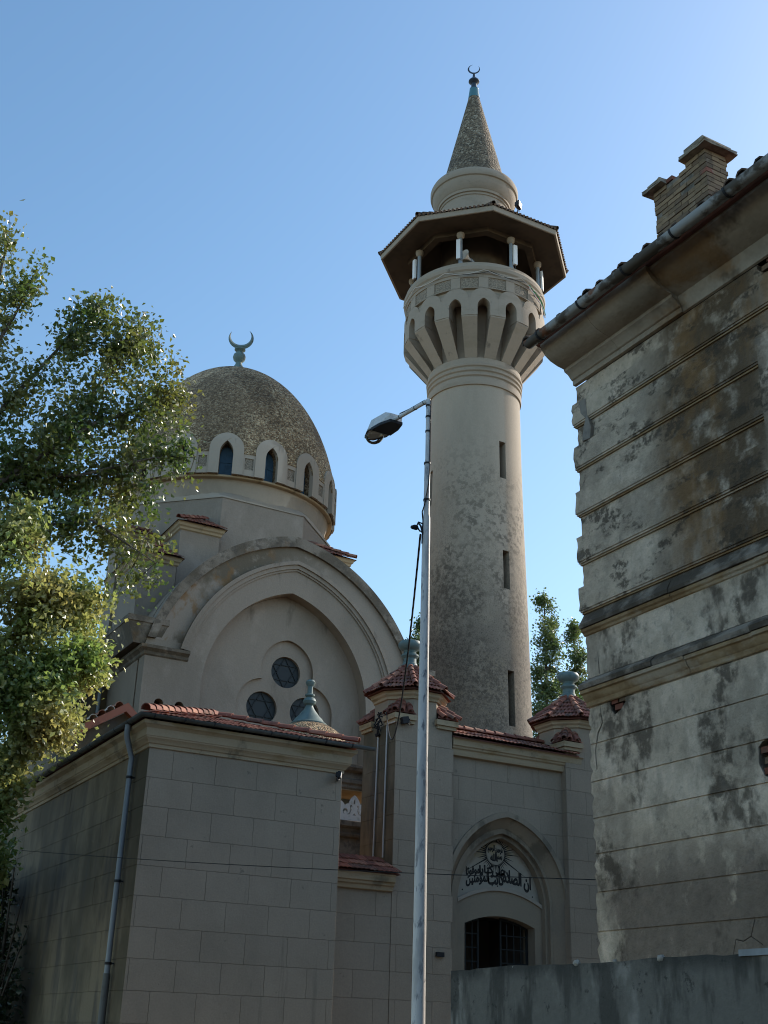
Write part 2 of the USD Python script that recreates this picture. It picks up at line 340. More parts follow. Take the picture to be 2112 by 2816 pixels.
mat('minaret_trim', (0.28, 0.241, 0.19), [((0.22, 0.19, 0.14), [('noise', (0.9, 0.9, 2.5), 0.5, 0.68)], 0.55), (STAIN, [('noise', 2.2, 0.62, 0.75)], 0.6)], bump=[(26, 0.004)], fine=(14, 0.06))
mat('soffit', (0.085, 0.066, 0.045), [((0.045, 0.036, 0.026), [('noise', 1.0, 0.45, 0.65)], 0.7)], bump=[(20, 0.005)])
mat('carved', (0.27, 0.23, 0.175), [((0.11, 0.093, 0.07), [('noise', 22.0, 0.42, 0.55, 2)], 0.7)], bump=[(22, 0.03, 2)])
mat('recess_dark', (0.05, 0.045, 0.04))
mat('blue_paint', (0.035, 0.085, 0.14), [((0.02, 0.045, 0.07), [('noise', 3.0, 0.45, 0.65)], 0.6)], rough=0.5)
mat('blue_wall', (0.13, 0.19, 0.24), [((0.07, 0.10, 0.12), [('noise', 1.2, 0.45, 0.65)], 0.6)], rough=0.7)
mat('copper', (0.095, 0.145, 0.14), [((0.05, 0.085, 0.088), [('noise', (5, 5, 2), 0.5, 0.7)], 0.6), ((0.17, 0.225, 0.21), [('noise', 9.0, 0.6, 0.75)], 0.5)], rough=0.55, spec=0.4)
mat('copper_dark', (0.02, 0.03, 0.045), rough=0.4, spec=0.5)
mat('copper_blue', (0.05, 0.14, 0.165), rough=0.35, spec=0.5)
for n_, c_ in (('tile', (0.27, 0.105, 0.068)), ('tile2', (0.21, 0.082, 0.057)), ('tile3', (0.33, 0.155, 0.10))):
    mat(n_, c_, [((0.10, 0.055, 0.042), [('noise', (3, 3, 3), 0.52, 0.7)], 0.7), ((0.42, 0.26, 0.18), [('noise', 9.0, 0.6, 0.75)], 0.45)], rough=0.75, vary=0.12, bump=[(35, 0.004)])
for n_, c_ in (('old_tile', (0.13, 0.085, 0.06)), ('old_tile2', (0.09, 0.065, 0.05))):
    mat(n_, c_, [((0.05, 0.045, 0.035), [('noise', 4.0, 0.45, 0.65)], 0.8)], rough=0.85, vary=0.15, bump=[(30, 0.006)])
mat('tile4', (0.19, 0.095, 0.07), [((0.08, 0.055, 0.042), [('noise', 5.0, 0.45, 0.62)], 0.8), ((0.30, 0.24, 0.18), [('noise', 11.0, 0.58, 0.7)], 0.5)], rough=0.85, vary=0.15, bump=[(35, 0.006)])
mat('roof_deck', (0.17, 0.07, 0.05), [((0.08, 0.045, 0.035), [('noise', 2.0, 0.45, 0.65)], 0.7)])
mat('gutter', (0.10, 0.105, 0.10), [((0.055, 0.05, 0.042), [('noise', (3, 3, 3), 0.5, 0.7)], 0.7)], rough=0.5, spec=0.4, metallic=0.2)
mat('zinc', (0.235, 0.27, 0.295), [((0.12, 0.135, 0.15), [('noise', (3, 3, 1.2), 0.5, 0.7)], 0.6)], rough=0.45, spec=0.45, metallic=0.25)
mat('old_gutter', (0.33, 0.335, 0.32), [((0.07, 0.055, 0.038), [('noise', (3, 2.4, 3), 0.45, 0.56)], 0.9), ((0.20, 0.075, 0.03), [('noise', 1.7, 0.57, 0.63)], 0.85)], rough=0.6)
P_OCHRE, P_MOSS, P_GREY, P_PALE = (0.30, 0.18, 0.075), (0.06, 0.047, 0.032), (0.32, 0.265, 0.195), (0.68, 0.575, 0.44)
mat('old_plaster', (0.53, 0.44, 0.325), [(P_PALE, [('noise', (1.1, 1.1, 0.9), 0.48, 0.64)], 0.65), ((0.33, 0.275, 0.205), [('noise', (1.3, 1.3, 1.1), 0.44, 0.6)], 0.7), ((0.38, 0.30, 0.20), [('noise', (0.8, 0.8, 2.2), 0.54, 0.68)], 0.35),
    ((0.105, 0.07, 0.037), [('noise', (0.6, 0.75, 0.28), 0.34, 0.48), ('noise', 2.6, 0.30, 0.52), ('y', 10.0, 9.2), ('y', 7.4, 8.2)], 0.95), ((0.24, 0.135, 0.052), [('noise', (0.9, 1.2, 0.5), 0.45, 0.58), ('y', 10.1, 8.9)], 0.65),
    (P_MOSS, [('noise', (1.4, 1.5, 3.2), 0.52, 0.60), ('noise', 11.0, 0.40, 0.55, 8)], 0.8), ((0.15, 0.13, 0.105), [('noise', 7.0, 0.56, 0.7, 8)], 0.5)], rough=0.95, bump=[(9, 0.03), (40, 0.01)], fine=(9, 0.16))
mat('old_plaster_low', (0.53, 0.44, 0.325), [(P_PALE, [('noise', (1.5, 1.5, 1.1), 0.46, 0.58)], 0.8), ((0.32, 0.27, 0.20), [('noise', (1.7, 1.7, 1.0), 0.45, 0.6)], 0.75), ((0.30, 0.20, 0.095), [('noise', (0.9, 0.9, 0.6), 0.56, 0.68), ('y', 9.6, 8.4)], 0.6),
    ((0.165, 0.13, 0.10), [('noise', (0.9, 1.1, 0.9), 0.36, 0.44, 6), ('z', 3.9, 3.1), ('y', 11.1, 10.75)], 0.85),
    (P_MOSS, [('noise', (1.1, 1.3, 0.8), 0.52, 0.61), ('noise', 5.0, 0.38, 0.56)], 0.8), ((0.15, 0.13, 0.105), [('noise', 7.0, 0.56, 0.7, 8)], 0.5)], rough=0.95, bump=[(9, 0.03), (40, 0.01)], fine=(9, 0.16))
mat('old_ledge', (0.26, 0.22, 0.17), [(P_MOSS, [('noise', (1.6, 1.6, 2), 0.38, 0.54)], 0.88)], rough=0.95, bump=[(14, 0.015)], fine=(16, 0.15))
mat('ledge_soffit', (0.34, 0.25, 0.14), [((0.19, 0.115, 0.05), [('noise', (1.1, 1.1, 2), 0.48, 0.62)], 0.7), ((0.42, 0.36, 0.27), [('noise', (0.9, 0.9, 2), 0.50, 0.62)], 0.8)], rough=0.95, bump=[(14, 0.012)], fine=(16, 0.12))
mat('old_cornice', (0.36, 0.31, 0.24), [((0.22, 0.125, 0.05), [('noise', (0.8, 0.8, 1.2), 0.5, 0.62), ('y', 10.2, 9.0)], 0.8), (P_MOSS, [('noise', (0.8, 0.9, 1.0), 0.46, 0.58), ('y', 9.8, 8.6)], 0.9), ((0.24, 0.21, 0.16), [('noise', 1.4, 0.5, 0.68)], 0.6)], rough=0.95, bump=[(14, 0.01)], fine=(16, 0.1))
for n_, c_ in (('brick', (0.215, 0.148, 0.085)), ('brick2', (0.165, 0.112, 0.068)), ('brick3', (0.19, 0.075, 0.048))):
    mat(n_, c_, [((0.12, 0.09, 0.065), [('noise', 6.0, 0.48, 0.66)], 0.7), ((0.30, 0.26, 0.20), [('noise', 9.0, 0.58, 0.72)], 0.45)], rough=0.95, vary=0.2, bump=[(30, 0.008)])
mat('brick_mortar', (0.20, 0.175, 0.14), [((0.08, 0.07, 0.055), [('noise', 5.0, 0.45, 0.6)], 0.8)], rough=0.95, bump=[(25, 0.01)])
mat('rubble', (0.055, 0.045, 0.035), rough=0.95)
mat('concrete', (0.15, 0.142, 0.122), [((0.30, 0.285, 0.25), [('noise', (1.7, 1.7, 0.9), 0.5, 0.62)], 0.7), ((0.06, 0.058, 0.05), [('noise', (2.6, 2.6, 0.7), 0.47, 0.58)], 0.85), ((0.03, 0.029, 0.026), [('noise', 9.0, 0.6, 0.68)], 0.7), ((0.04, 0.04, 0.036), [('z', 2.02, 2.17), ('noise', 3.0, 0.3, 0.55)], 0.8)], rough=0.95, bump=[(12, 0.012), (50, 0.004)], fine=(16, 0.12))
mat('pole_paint', (0.62, 0.61, 0.58), [((0.09, 0.095, 0.12), [('noise', (16, 16, 5), 0.55, 0.66)], 0.8), ((0.36, 0.355, 0.34), [('noise', (6, 6, 1.0), 0.5, 0.62)], 0.6)], spec=0.5, rough=0.42, bump=[(40, 0.002)])
mat('lamp_white', (0.62, 0.62, 0.59), [((0.42, 0.42, 0.40), [('noise', 5.0, 0.5, 0.7)], 0.4)], rough=0.45)
mat('black_metal', (0.022, 0.022, 0.024), rough=0.5)
mat('reflector', (0.50, 0.47, 0.38), rough=0.35, metallic=0.6)
mat('cable', (0.012, 0.012, 0.013), rough=0.6)
mat('white_plastic', (0.66, 0.67, 0.67), rough=0.45)
mat('conduit', (0.52, 0.50, 0.46), rough=0.6)
mat('panel_white', (0.33, 0.295, 0.235), [((0.30, 0.235, 0.125), [('noise', 2.4, 0.47, 0.6), ('z', 5.5, 6.0)], 0.85), ((0.36, 0.33, 0.28), [('noise', 3.0, 0.52, 0.68)], 0.45)], rough=0.8, fine=(25, 0.05))
mat('ink', (0.022, 0.02, 0.018), [((0.06, 0.053, 0.044), [('noise', 14.0, 0.5, 0.66)], 0.8)], rough=0.8)
mat('iron', (0.012, 0.014, 0.014), rough=0.5)
mat('dim_room', (0.10, 0.09, 0.075))
mat('grey_patch', (0.26, 0.235, 0.195), [((0.17, 0.15, 0.12), [('noise', 6.0, 0.45, 0.65)], 0.6)], bump=[(20, 0.01)])
mat('tracery', (0.55, 0.54, 0.50), [((0.25, 0.23, 0.17), [('noise', 3.0, 0.5, 0.66)], 0.6)], rough=0.8)
mat('bark', (0.085, 0.07, 0.055), [((0.04, 0.034, 0.028), [('noise', (8, 8, 2), 0.45, 0.6)], 0.7)], rough=0.9, bump=[(20, 0.01)])
mat('terrace', (0.26, 0.23, 0.19), [((0.16, 0.14, 0.115), [('noise', 0.7, 0.45, 0.7)], 0.6)])
mat('cap_stone', (0.28, 0.245, 0.19), [((0.12, 0.10, 0.075), [('noise', 5.0, 0.45, 0.62)], 0.75)], rough=0.95, bump=[(20, 0.012)])
mat('arch_stained', (0.24, 0.205, 0.165), [((0.10, 0.082, 0.055), [('noise', (0.7, 0.7, 0.55), 0.40, 0.54), ('noise', 2.6, 0.3, 0.5), ('x', 17.5, 13.5)], 0.9), ((0.19, 0.105, 0.04), [('noise', (0.9, 0.9, 0.6), 0.53, 0.61), ('x', 15.5, 12.5)], 0.75)], bump=[(30, 0.006)], fine=(20, 0.08))
mat('twig', (0.10, 0.085, 0.06), rough=0.9)
N_ = {'f': ('fresnel', {'IOR': 1.45}), 't': ('transparent_bsdf', {}), 'g': ('glossy_bsdf', {'color': (0.9, 0.9, 0.9), 'roughness': 0.05}), 'm': ('mix_closure', {})}
MAT['clear_glass'] = usdkit.material(stage, '/World/Looks/clear_glass', N_, [('f.fac', 'm.fac'), ('t.BSDF', 'm.closure1'), ('g.BSDF', 'm.closure2')], surface='m.closure')
mat('window_glass', (0.018, 0.022, 0.024), rough=0.45, spec=0.25)
leaf_mat('leaves_dark', [(0.0, (0.035, 0.070, 0.018)), (0.42, (0.075, 0.115, 0.030)), (0.66, (0.15, 0.155, 0.042)), (1.0, (0.26, 0.19, 0.06))], 0.38)
leaf_mat('leaves_bright', [(0.0, (0.12, 0.21, 0.06)), (0.46, (0.20, 0.27, 0.08)), (0.66, (0.32, 0.31, 0.115)), (1.0, (0.38, 0.27, 0.125))], 0.42)
leaf_mat('leaves_poplar', [(0.0, (0.045, 0.08, 0.025)), (0.5, (0.08, 0.12, 0.034)), (1.0, (0.14, 0.15, 0.05))])
leaf_mat('leaves_shrub', [(0.0, (0.014, 0.030, 0.010)), (0.6, (0.026, 0.045, 0.014)), (1.0, (0.045, 0.055, 0.02))], 0.2)
mat('portal_stone', (0.25, 0.205, 0.145), [((0.10, 0.085, 0.06), [('noise', (1.6, 1.6, 1.0), 0.48, 0.6), ('z', 5.2, 6.2)], 0.8), ((0.17, 0.145, 0.115), [('noise', (1, 1, .6), 0.46, 0.7)], 0.5)], bump=[(40, 0.004)], fine=(24, 0.08))
mat('mortar_pale', (0.30, 0.285, 0.25), rough=0.9)
# ------------------------------------------------------------------ ground
g = M().box(-300, 300, -300, 300, -0.5, 0.0)
single('ground', g, 'ground', kind='structure', base=(0, 0, 0))
single('pavement', M().box(-2, 8.2, 21.2, 23.9, 0.004, 0.13).box(8.2, 30, 21.2, 23.9, 0.004, 0.13), 'pavement', kind='structure')

# ------------------------------------------------------------------ stone annex (lower left)
AX0, AX1, AY = 7.78, 12.28, 24.0
annex = thing('stone_annex', 'low grey ashlar annex with hipped clay tile roof, in front of the domed hall', 'building', (AX0, AY, 0))
core = M().box(AX0 + 0.03, AX1 - 0.03, AY + 0.03, 29.6, 0, 7.35).box(AX0 + 0.03, AX0 + 0.45, 29.6, 41.0, 0, 7.3)
part(annex, 'wall_core', core, 'mortar')
lev = [7.02 - 0.0, 6.38] + [6.38 - 0.582 * i for i in range(1, 11)] + [0.0]
ashlar(annex, 'y', AY, AX0, AX1, lev, 0.955, ('ashlar', 'ashlar2'), shift=0.42)
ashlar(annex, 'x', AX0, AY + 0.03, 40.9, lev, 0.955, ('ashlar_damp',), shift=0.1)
ashlar(annex, 'x', AX1 - 0.03, AY + 0.03, 27.5, lev, 0.955, ('ashlar',), shift=0.1)
cor = [(0.0, 6.98), (0.03, 6.99), (0.03, 7.06), (0.055, 7.075), (0.075, 7.12), (0.13, 7.17), (0.14, 7.20), (0.15, 7.205), (0.15, 7.36), (0.19, 7.40), (0.24, 7.43), (0.25, 7.50), (0.0, 7.56)]
part(annex, 'cornice', M().sweep(cor, [(AX1, 29.6), (AX1, AY), (AX0, AY), (AX0, 41.0)]), 'trim', smooth=25)
def gutter(path, z, r=0.075):
    prof = [(r * math.cos(a), z + r * math.sin(a)) for a in np.linspace(PI, 2 * PI, 9)]
    prof += [(r * 0.86 * math.cos(a), z + r * 0.86 * math.sin(a)) for a in np.linspace(2 * PI, PI, 9)]
    return M().sweep(prof, path)
GO = 0.32
gp = [(AX1 + GO + 0.3, AY - GO), (AX0 - GO, AY - GO), (AX0 - GO, 41.0)]
gut = part(annex, 'gutter', gutter(gp, 7.60), 'gutter', smooth=40)
for i in range(8):
    x = AX0 - 0.1 + i * 0.66
    part(gut, 'gutter_strap', M().sweep([(0.083 * math.cos(a), 7.6 + 0.083 * math.sin(a)) for a in np.linspace(PI, 2 * PI, 8)] + [(0.079 * math.cos(a), 7.6 + 0.079 * math.sin(a)) for a in np.linspace(2 * PI, PI, 8)], [(x + 0.03, AY - GO), (x, AY - GO)]), 'black_metal')
for i in range(9):
    y = AY + 0.5 + i * 0.9
    part(gut, 'gutter_strap', M().sweep([(0.083 * math.cos(a), 7.6 + 0.083 * math.sin(a)) for a in np.linspace(PI, 2 * PI, 8)] + [(0.079 * math.cos(a), 7.6 + 0.079 * math.sin(a)) for a in np.linspace(2 * PI, PI, 8)], [(AX0 - GO, y), (AX0 - GO, y + 0.03)]), 'black_metal')
dp = [(AX0 - GO, 24.62, 7.53), (AX0 - GO, 24.64, 7.36), (AX0 - GO + 0.03, 24.68, 7.26), (AX0 - 0.16, 24.76, 6.98), (AX0 - 0.115, 24.78, 6.88), (AX0 - 0.115, 24.8, 6.7), (AX0 - 0.115, 24.8, 2.62)]
pipe = part(annex, 'downpipe', M().tube(dp, [0.062, 0.062, 0.062, 0.058, 0.058, 0.058, 0.058], 14), 'zinc', smooth=40)
for z in (6.45, 4.35, 2.78): part(pipe, 'pipe_bracket', M().tube([(AX0 - 0.115, 24.8, z), (AX0 - 0.115, 24.8, z + 0.05)], 0.072, 14).box(AX0 - 0.1, AX0 + 0.02, 24.78, 24.82, z + 0.01, z + 0.04), 'black_metal')
part(pipe, 'pipe_shoe', M().tube([(AX0 - 0.115, 24.8, 2.62), (AX0 - 0.115, 24.8, 0.3)], 0.075, 12), 'gutter', smooth=40)
# hipped roof: front triangle, left and right slopes
ez = 7.60; ex0, ex1, ey = AX0 - 0.29, AX1 + 0.29, AY - 0.29; hw = (ex1 - ex0) / 2; rise = 0.76
apex = np.array([(ex0 + ex1) / 2, ey + hw, ez + rise])
part(annex, 'roof_deck', M().add([(ex0 + .03, ey + .03, ez - .05), (ex1 - .03, ey + .03, ez - .05), (apex[0], apex[1], apex[2] - .05), (apex[0], 29.5, apex[2] - .05), (ex0 + .03, 29.5, ez - .05), (ex1 - .03, 29.5, ez - .05), (ex0 + .03, 41, ez - .05), (AX0 + .8, 41, ez + .28), (AX0 + .8, 29.5, ez + .28)],
     [(0, 1, 2), (1, 5, 3), (1, 3, 2), (0, 2, 3), (0, 3, 4), (4, 3, 5), (6, 4, 8), (6, 8, 7)]), 'roof_deck')
Ls = math.hypot(hw, rise)
roof_face(annex, (ex0, ey, ez), (1, 0, 0), (0, hw, rise), lambda s: (hw * s / Ls, 2 * hw - hw * s / Ls), Ls, tw=0.24, ts=0.32)
lefts = M()
for i in range(8):
    for j in range(22):
        y0 = ey + 0.25 * j + hw * i / 8; s0 = i * Ls / 8
        if y0 < 29.4: t = tile(np.array([ex0, ey, ez]), np.array([0, 1., 0]), unit((hw, 0, rise)), unit((-rise, 0, hw)), y0 - ey, y0 - ey + 0.24, s0, s0 + Ls / 8 + .04); v_, f_ = t.arr(); lefts.add(v_, f_)
part(annex, 'side_roof_tile', lefts, 'tile2', kind='stuff')
ridge(annex, (ex0 + .05, ey + .05, ez + .10), apex + (0, 0, .10), r=0.105, step=0.30)
ridge(annex, (ex1 - .05, ey + .05, ez + .10), apex + (0, 0, .10), r=0.085, step=0.42)
ridge(annex, apex + (0, .1, .08), (apex[0], 29.5, apex[2] + .08), r=0.1, step=0.4)

# ------------------------------------------------------------------ prayer hall with dome
HX, HY = 14.87, 33.0
DC = (14.85, 39.73)
hall = thing('prayer_hall', 'grey mosque hall with pebbled dome, pointed gable arch and trefoil of round windows', 'mosque', (HX, HY, 0))
outer = arc_polygon(HX, -0.80, 10.88, 5.56, 11.9, 40)
legs = sbox(HX - 4.62, 0, HX + 4.62, 12.0)
outline = outer.union(legs).buffer(0.002)
recess = arc_polygon(HX - 0.03, -0.81, 10.98, 3.6, 10.98, 26).union(sbox(HX - 2.82, 8.6, HX + 2.76, 10.99)).buffer(0.001)
slots = [Point(HX - 4.05, 10.3).buffer(0.14).union(sbox(HX - 4.19, 9.3, HX - 3.91, 10.3)), Point(HX - 3.42, 10.3).buffer(0.14).union(sbox(HX - 3.56, 9.3, HX - 3.28, 10.3))]
vents = shapely.union_all(slots)
face_ring = outer.difference(arc_polygon(HX + .06, -1.0, 10.9, 4.78, 11.0, 40)).difference(sbox(0, 0, 30, 12.2))
part(hall, 'gable_wall', M().ext(outline.difference(recess).difference(vents).difference(face_ring), HY, HY + 0.5), 'render', smooth=20)
part(hall, 'arch_face', M().ext(face_ring, HY + .004, HY + 0.5), 'arch_stained', smooth=20)
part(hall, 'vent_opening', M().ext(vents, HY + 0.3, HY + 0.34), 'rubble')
TX, TZ = 15.02, 12.05
wins = [(TX, TZ, 0.50), (TX - 0.74, TZ - 1.24, 0.51), (TX + 0.73, TZ - 1.22, 0.51)]
wh = shapely.union_all([Point(x, z).buffer(r, 24) for x, z, r in wins])
tre = shapely.union_all([Point(x, z).buffer(0.90, 32) for x, z, r in wins]).union(sbox(TX - 1.64, 8.7, TX + 1.63, TZ - 1.2))
tri = shapely.union_all([pointed(TX, 0.90, TZ, TZ + 1.02, TZ - .1)])
tre = tre.union(tri)
part(hall, 'recess_wall', M().ext(recess.buffer(-0.005).difference(tre), HY + 0.44, HY + 0.62), 'render', smooth=20)
part(hall, 'trefoil_panel', M().ext(tre.intersection(recess.buffer(-0.01)).difference(wh), HY + 0.55, HY + 0.62), 'render', smooth=20)
part(hall, 'backing_wall', M().ext(outline.difference(wh), HY + 0.622, HY + 1.6), 'render', smooth=20)
for x, z, r in wins:
    w = part(hall, 'round_window', M().ext(Point(x, z).buffer(r * 0.99, 24), HY + 0.655, HY + 0.67), 'window_glass')
    bars = M()
    for k in range(6):
        a = PI / 6 + k * PI / 3; b = a + 2 * PI / 3
        p, q = np.array([x + r * .98 * math.cos(a), z + r * .98 * math.sin(a)]), np.array([x + r * .98 * math.cos(b), z + r * .98 * math.sin(b)])
        d = unit(q - p); bars.obox(((p[0] + q[0]) / 2, HY + 0.640, (p[1] + q[1]) / 2), (d[0], 0, d[1]), (0, 1, 0), (-d[1], 0, d[0]), np.linalg.norm(q - p), 0.02, 0.03)
    part(w, 'star_grille', bars, 'iron')
# coping along the outer arch, running back to the roof
cop = outer.buffer(0.02).difference(arc_polygon(HX, -0.84, 10.70, 5.42, 11.4, 40)).difference(sbox(0, 0, 30, 12.2))
part(hall, 'arch_coping', M().ext(cop, HY - 0.10, HY - 0.003), 'coping', smooth=25)
barrel = outer.difference(sbox(0, 0, 30, 12.4))
part(hall, 'arch_roof', M().ext(barrel.buffer(-0.06), HY + 1.6, 36.4), 'coping', smooth=25)
for r_out, r_in, dy in ((4.78, 4.66, 0.13), (4.655, 4.53, 0.08), (4.525, 4.46, 0.04)):
    o = arc_polygon(HX + .06, -1.0, 10.9, r_out, 12.0, 30); i_ = arc_polygon(HX + .06, -1.0, 10.9, r_in, 11.0, 30)
    part(hall, 'hood_moulding', M().ext(o.difference(i_), HY - dy, HY - 0.003 if dy > 0 else HY), 'render', smooth=25)
# shoulder blocks either side of the arch
for s in (-1, 1):
    x0, x1 = sorted((HX + s * 4.12, HX + s * 5.15))
    lp = [(x0, HY + 3.6), (x0, HY - 0.02), (x1, HY - 0.02), (x1, HY + 3.6)]
    part(hall, 'shoulder_block', M().hexa([(x0 + .15, HY + .05, 12.0), (x1 - .15, HY + .05, 12.0), (x1 - .15, HY + 3.6, 12.0), (x0 + .15, HY + 3.6, 12.0)], [(x0 - .1, HY - .06, 12.62), (x1 + .1, HY - .06, 12.62), (x1 + .1, HY + 3.6, 12.62), (x0 - .1, HY + 3.6, 12.62)]), 'coping')
    part(hall, 'shoulder_cap', M().box(x0 - .12, x1 + .12, HY - .09, HY + 3.6, 12.622, 12.80), 'coping')
    led = [(0, 11.66), (.05, 11.70), (.06, 11.78), (.12, 11.83), (.17, 11.86), (.18, 11.95), (0, 12.0)]
    if s < 0: pth = [(HX - 3.3, HY), (HX - 4.62, HY), (HX - 4.62, HY + 3.0)]
    else: pth = [(HX + 4.62, HY + 3.0), (HX + 4.62, HY), (HX + 3.3, HY)]
    part(hall, 'shoulder_cornice', M().sweep(led, pth), 'coping', smooth=20)
# body and arms
part(hall, 'hall_body', M().box(HX - 4.6, HX + 4.6, HY + 1.61, 46.5, 0, 11.9).box(HX - 3.22, HX + 3.22, 36.41, 43.6, 11.9, 15.0), 'render')
# left and right wings with gutter and downpipe
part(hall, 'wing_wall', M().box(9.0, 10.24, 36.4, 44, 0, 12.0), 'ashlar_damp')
part(hall, 'wing_cornice', M().sweep([(0, 11.7), (.08, 11.75), (.1, 11.9), (.2, 12.0), (.22, 12.2), (0, 12.25)], [(10.24, 36.4), (9.0, 36.4), (9.0, 44)]), 'trim', smooth=20)
part(hall, 'wing_gutter', gutter([(10.3, 36.1), (8.7, 36.1), (8.7, 44)], 12.3), 'zinc', smooth=40)
part(hall, 'wing_downpipe', M().tube([(10.05, 36.1, 12.25), (10.05, 36.15, 11.95), (9.98, 36.3, 11.7), (9.96, 36.3, 8)], 0.06, 10), 'zinc', smooth=40)
# small hipped blocks stepping up towards the octagon
def hip_block(x0, x1, y0, zc, zt, y1=38.0, inner=1, tiles=True):
    """inner = +1 when the block leans on a taller wall at its +X side, -1 at its -X side"""
    part(hall, 'corner_block', M().box(x0, x1, y0, y1, 10, zc - 0.01), 'render')
    pf = [(0, zc - .22), (.05, zc - .19), (.06, zc - .12), (.11, zc - .08), (.13, zc), (.17, zc + .03), (0, zc + .08)]
    part(hall, 'block_cornice', M().sweep(pf, [(x1, y1), (x1, y0), (x0, y0), (x0, y1)]), 'trim', smooth=20)
    ox0, ox1, oy = x0 - .2, x1 + .2, y0 - .2; z0 = zc + .06
    top = np.array([x1 - .15 if inner > 0 else x0 + .15, y0 + 1.0, zt])
    cx = ox0 if inner > 0 else ox1
    A, B = np.array([ox0, oy, z0]), np.array([ox1, oy, z0])
    part(hall, 'block_roof', M().add([A + (0, 0, -.03), B + (0, 0, -.03), (ox1, y1, z0 - .03), (ox0, y1, z0 - .03), (top[0], top[1], zt - .04), (top[0], y1, zt - .04)], [(0, 1, 4), (1, 2, 5), (1, 5, 4), (3, 0, 4), (3, 4, 5)]), 'roof_deck')
    W = ox1 - ox0; k = (top[0] - ox0) / W; up = (0, top[1] - oy, zt - z0); L = math.hypot(up[1], up[2])
    roof_face(hall, A, (1, 0, 0), up, lambda s: (W * k * s / L, W - W * (1 - k) * s / L), L, tw=.24, ts=.3, lift=.025)
    ridge(hall, (cx + (.04 if inner > 0 else -.04), oy + .04, z0 + .07), top + (0, 0, .06), r=.085, step=.3)
hip_block(11.68, 13.05, 35.25, 16.98, 17.72)
hip_block(10.15, 11.68, 36.9, 16.9, 17.5)
hip_block(10.25, 11.45, 34.6, 15.4, 16.15)
hip_block(16.62, 17.95, 35.25, 16.98, 17.72, inner=-1)
# octagon under the drum
oct_r = 3.76 / math.cos(PI / 8)
op = [(DC[0] + oct_r * math.cos(PI / 8 + k * PI / 4), DC[1] + oct_r * math.sin(PI / 8 + k * PI / 4)) for k in range(8)]
part(hall, 'octagon_base', M().ext(Polygon(op), 11.9, 18.62, 'z'), 'render')
m = M(); ring = 64; V = []
for k in range(ring):
    a = 2 * PI * k / ring; ra = 3.76 / math.cos(((a + PI / 8) % (PI / 4)) - PI / 8)
    V += [(DC[0] + (ra + .03) * math.cos(a), DC[1] + (ra + .03) * math.sin(a), 18.60), (DC[0] + (ra + .03) * math.cos(a), DC[1] + (ra + .03) * math.sin(a), 18.68), (DC[0] + 3.70 * math.cos(a), DC[1] + 3.70 * math.sin(a), 18.98), (DC[0] + 3.5 * math.cos(a), DC[1] + 3.5 * math.sin(a), 18.6)]
f = []
for k in range(ring):
    j = (k + 1) % ring
    for q in range(3): f.append((4 * k + q, 4 * j + q, 4 * j + q + 1, 4 * k + q + 1))
m.add(V, f); part(hall, 'octagon_ledge', m, 'frame_white', smooth=30)
part(hall, 'drum', M().lathe([(3.72, 18.55), (3.86, 19.28), (3.92, 19.36)], DC, 96), 'drum', smooth=30)
part(hall, 'drum_moulding', M().lathe([(3.88, 19.36), (4.03, 19.375), (4.07, 19.40), (4.075, 19.44), (4.06, 19.47), (3.9, 19.47)], DC, 96), 'trim', smooth=30)
# dome shell with sixteen windows cut through
ER, EZ, EH = 4.27, 19.10, 6.65
rad = lambda z: ER * math.sqrt(max(0, 1 - ((z - EZ) / EH) ** 2))
import manifold3d as m3
pr = [(0.0, 19.46)] + [(min(4.13, rad(z)) if z < 20.3 else rad(z) , z) for z in np.concatenate([np.linspace(19.46, 20.299, 3), np.linspace(20.3, 25.0, 26), EZ + EH * np.sin(np.linspace(1.13, PI / 2 - .02, 12))])] + [(0.0, EZ + EH - .002)]
inn = [(0.0, 19.3)] + [(max(.02, r - .5), z) for r, z in [(4.13, 19.3), (4.13, 20.3)] + [(rad(z), z) for z in np.linspace(20.5, 24.5, 10)]] + [(0.0, 24.6)]
rev = lambda p: m3.Manifold.revolve(m3.CrossSection([np.array(p)]), 112)
shell = rev(pr) - rev(inn)
op_w = pointed(0, 0.235, 20.28, 20.74, 19.0, 8)
for k in range(16):
    a = k * PI / 8
    t = trimesh.creation.extrude_polygon(op_w, 1.6); v, fa = np.array(t.vertices), np.array(t.faces)
    v = np.stack([v[:, 0], -(3.3 + v[:, 2]), v[:, 1]], 1)
    ca, sa = math.cos(a), math.sin(a); v = np.stack([v[:, 0] * ca - v[:, 1] * sa, v[:, 0] * sa + v[:, 1] * ca, v[:, 2]], 1)
    tool = m3.Manifold(m3.Mesh(v.astype(np.float32), fa.astype(np.uint32)))
    if tool.status() != m3.Error.NoError or tool.volume() < 0: tool = m3.Manifold(m3.Mesh(v.astype(np.float32), fa[:, ::-1].astype(np.uint32)))
    shell = shell - tool
mm = shell.to_mesh(); dv, df = np.array(mm.vert_properties[:, :3]), np.array(mm.tri_verts)
part(hall, 'dome', M().add(dv + (DC[0], DC[1], 0), df), 'pebbles', smooth=35)

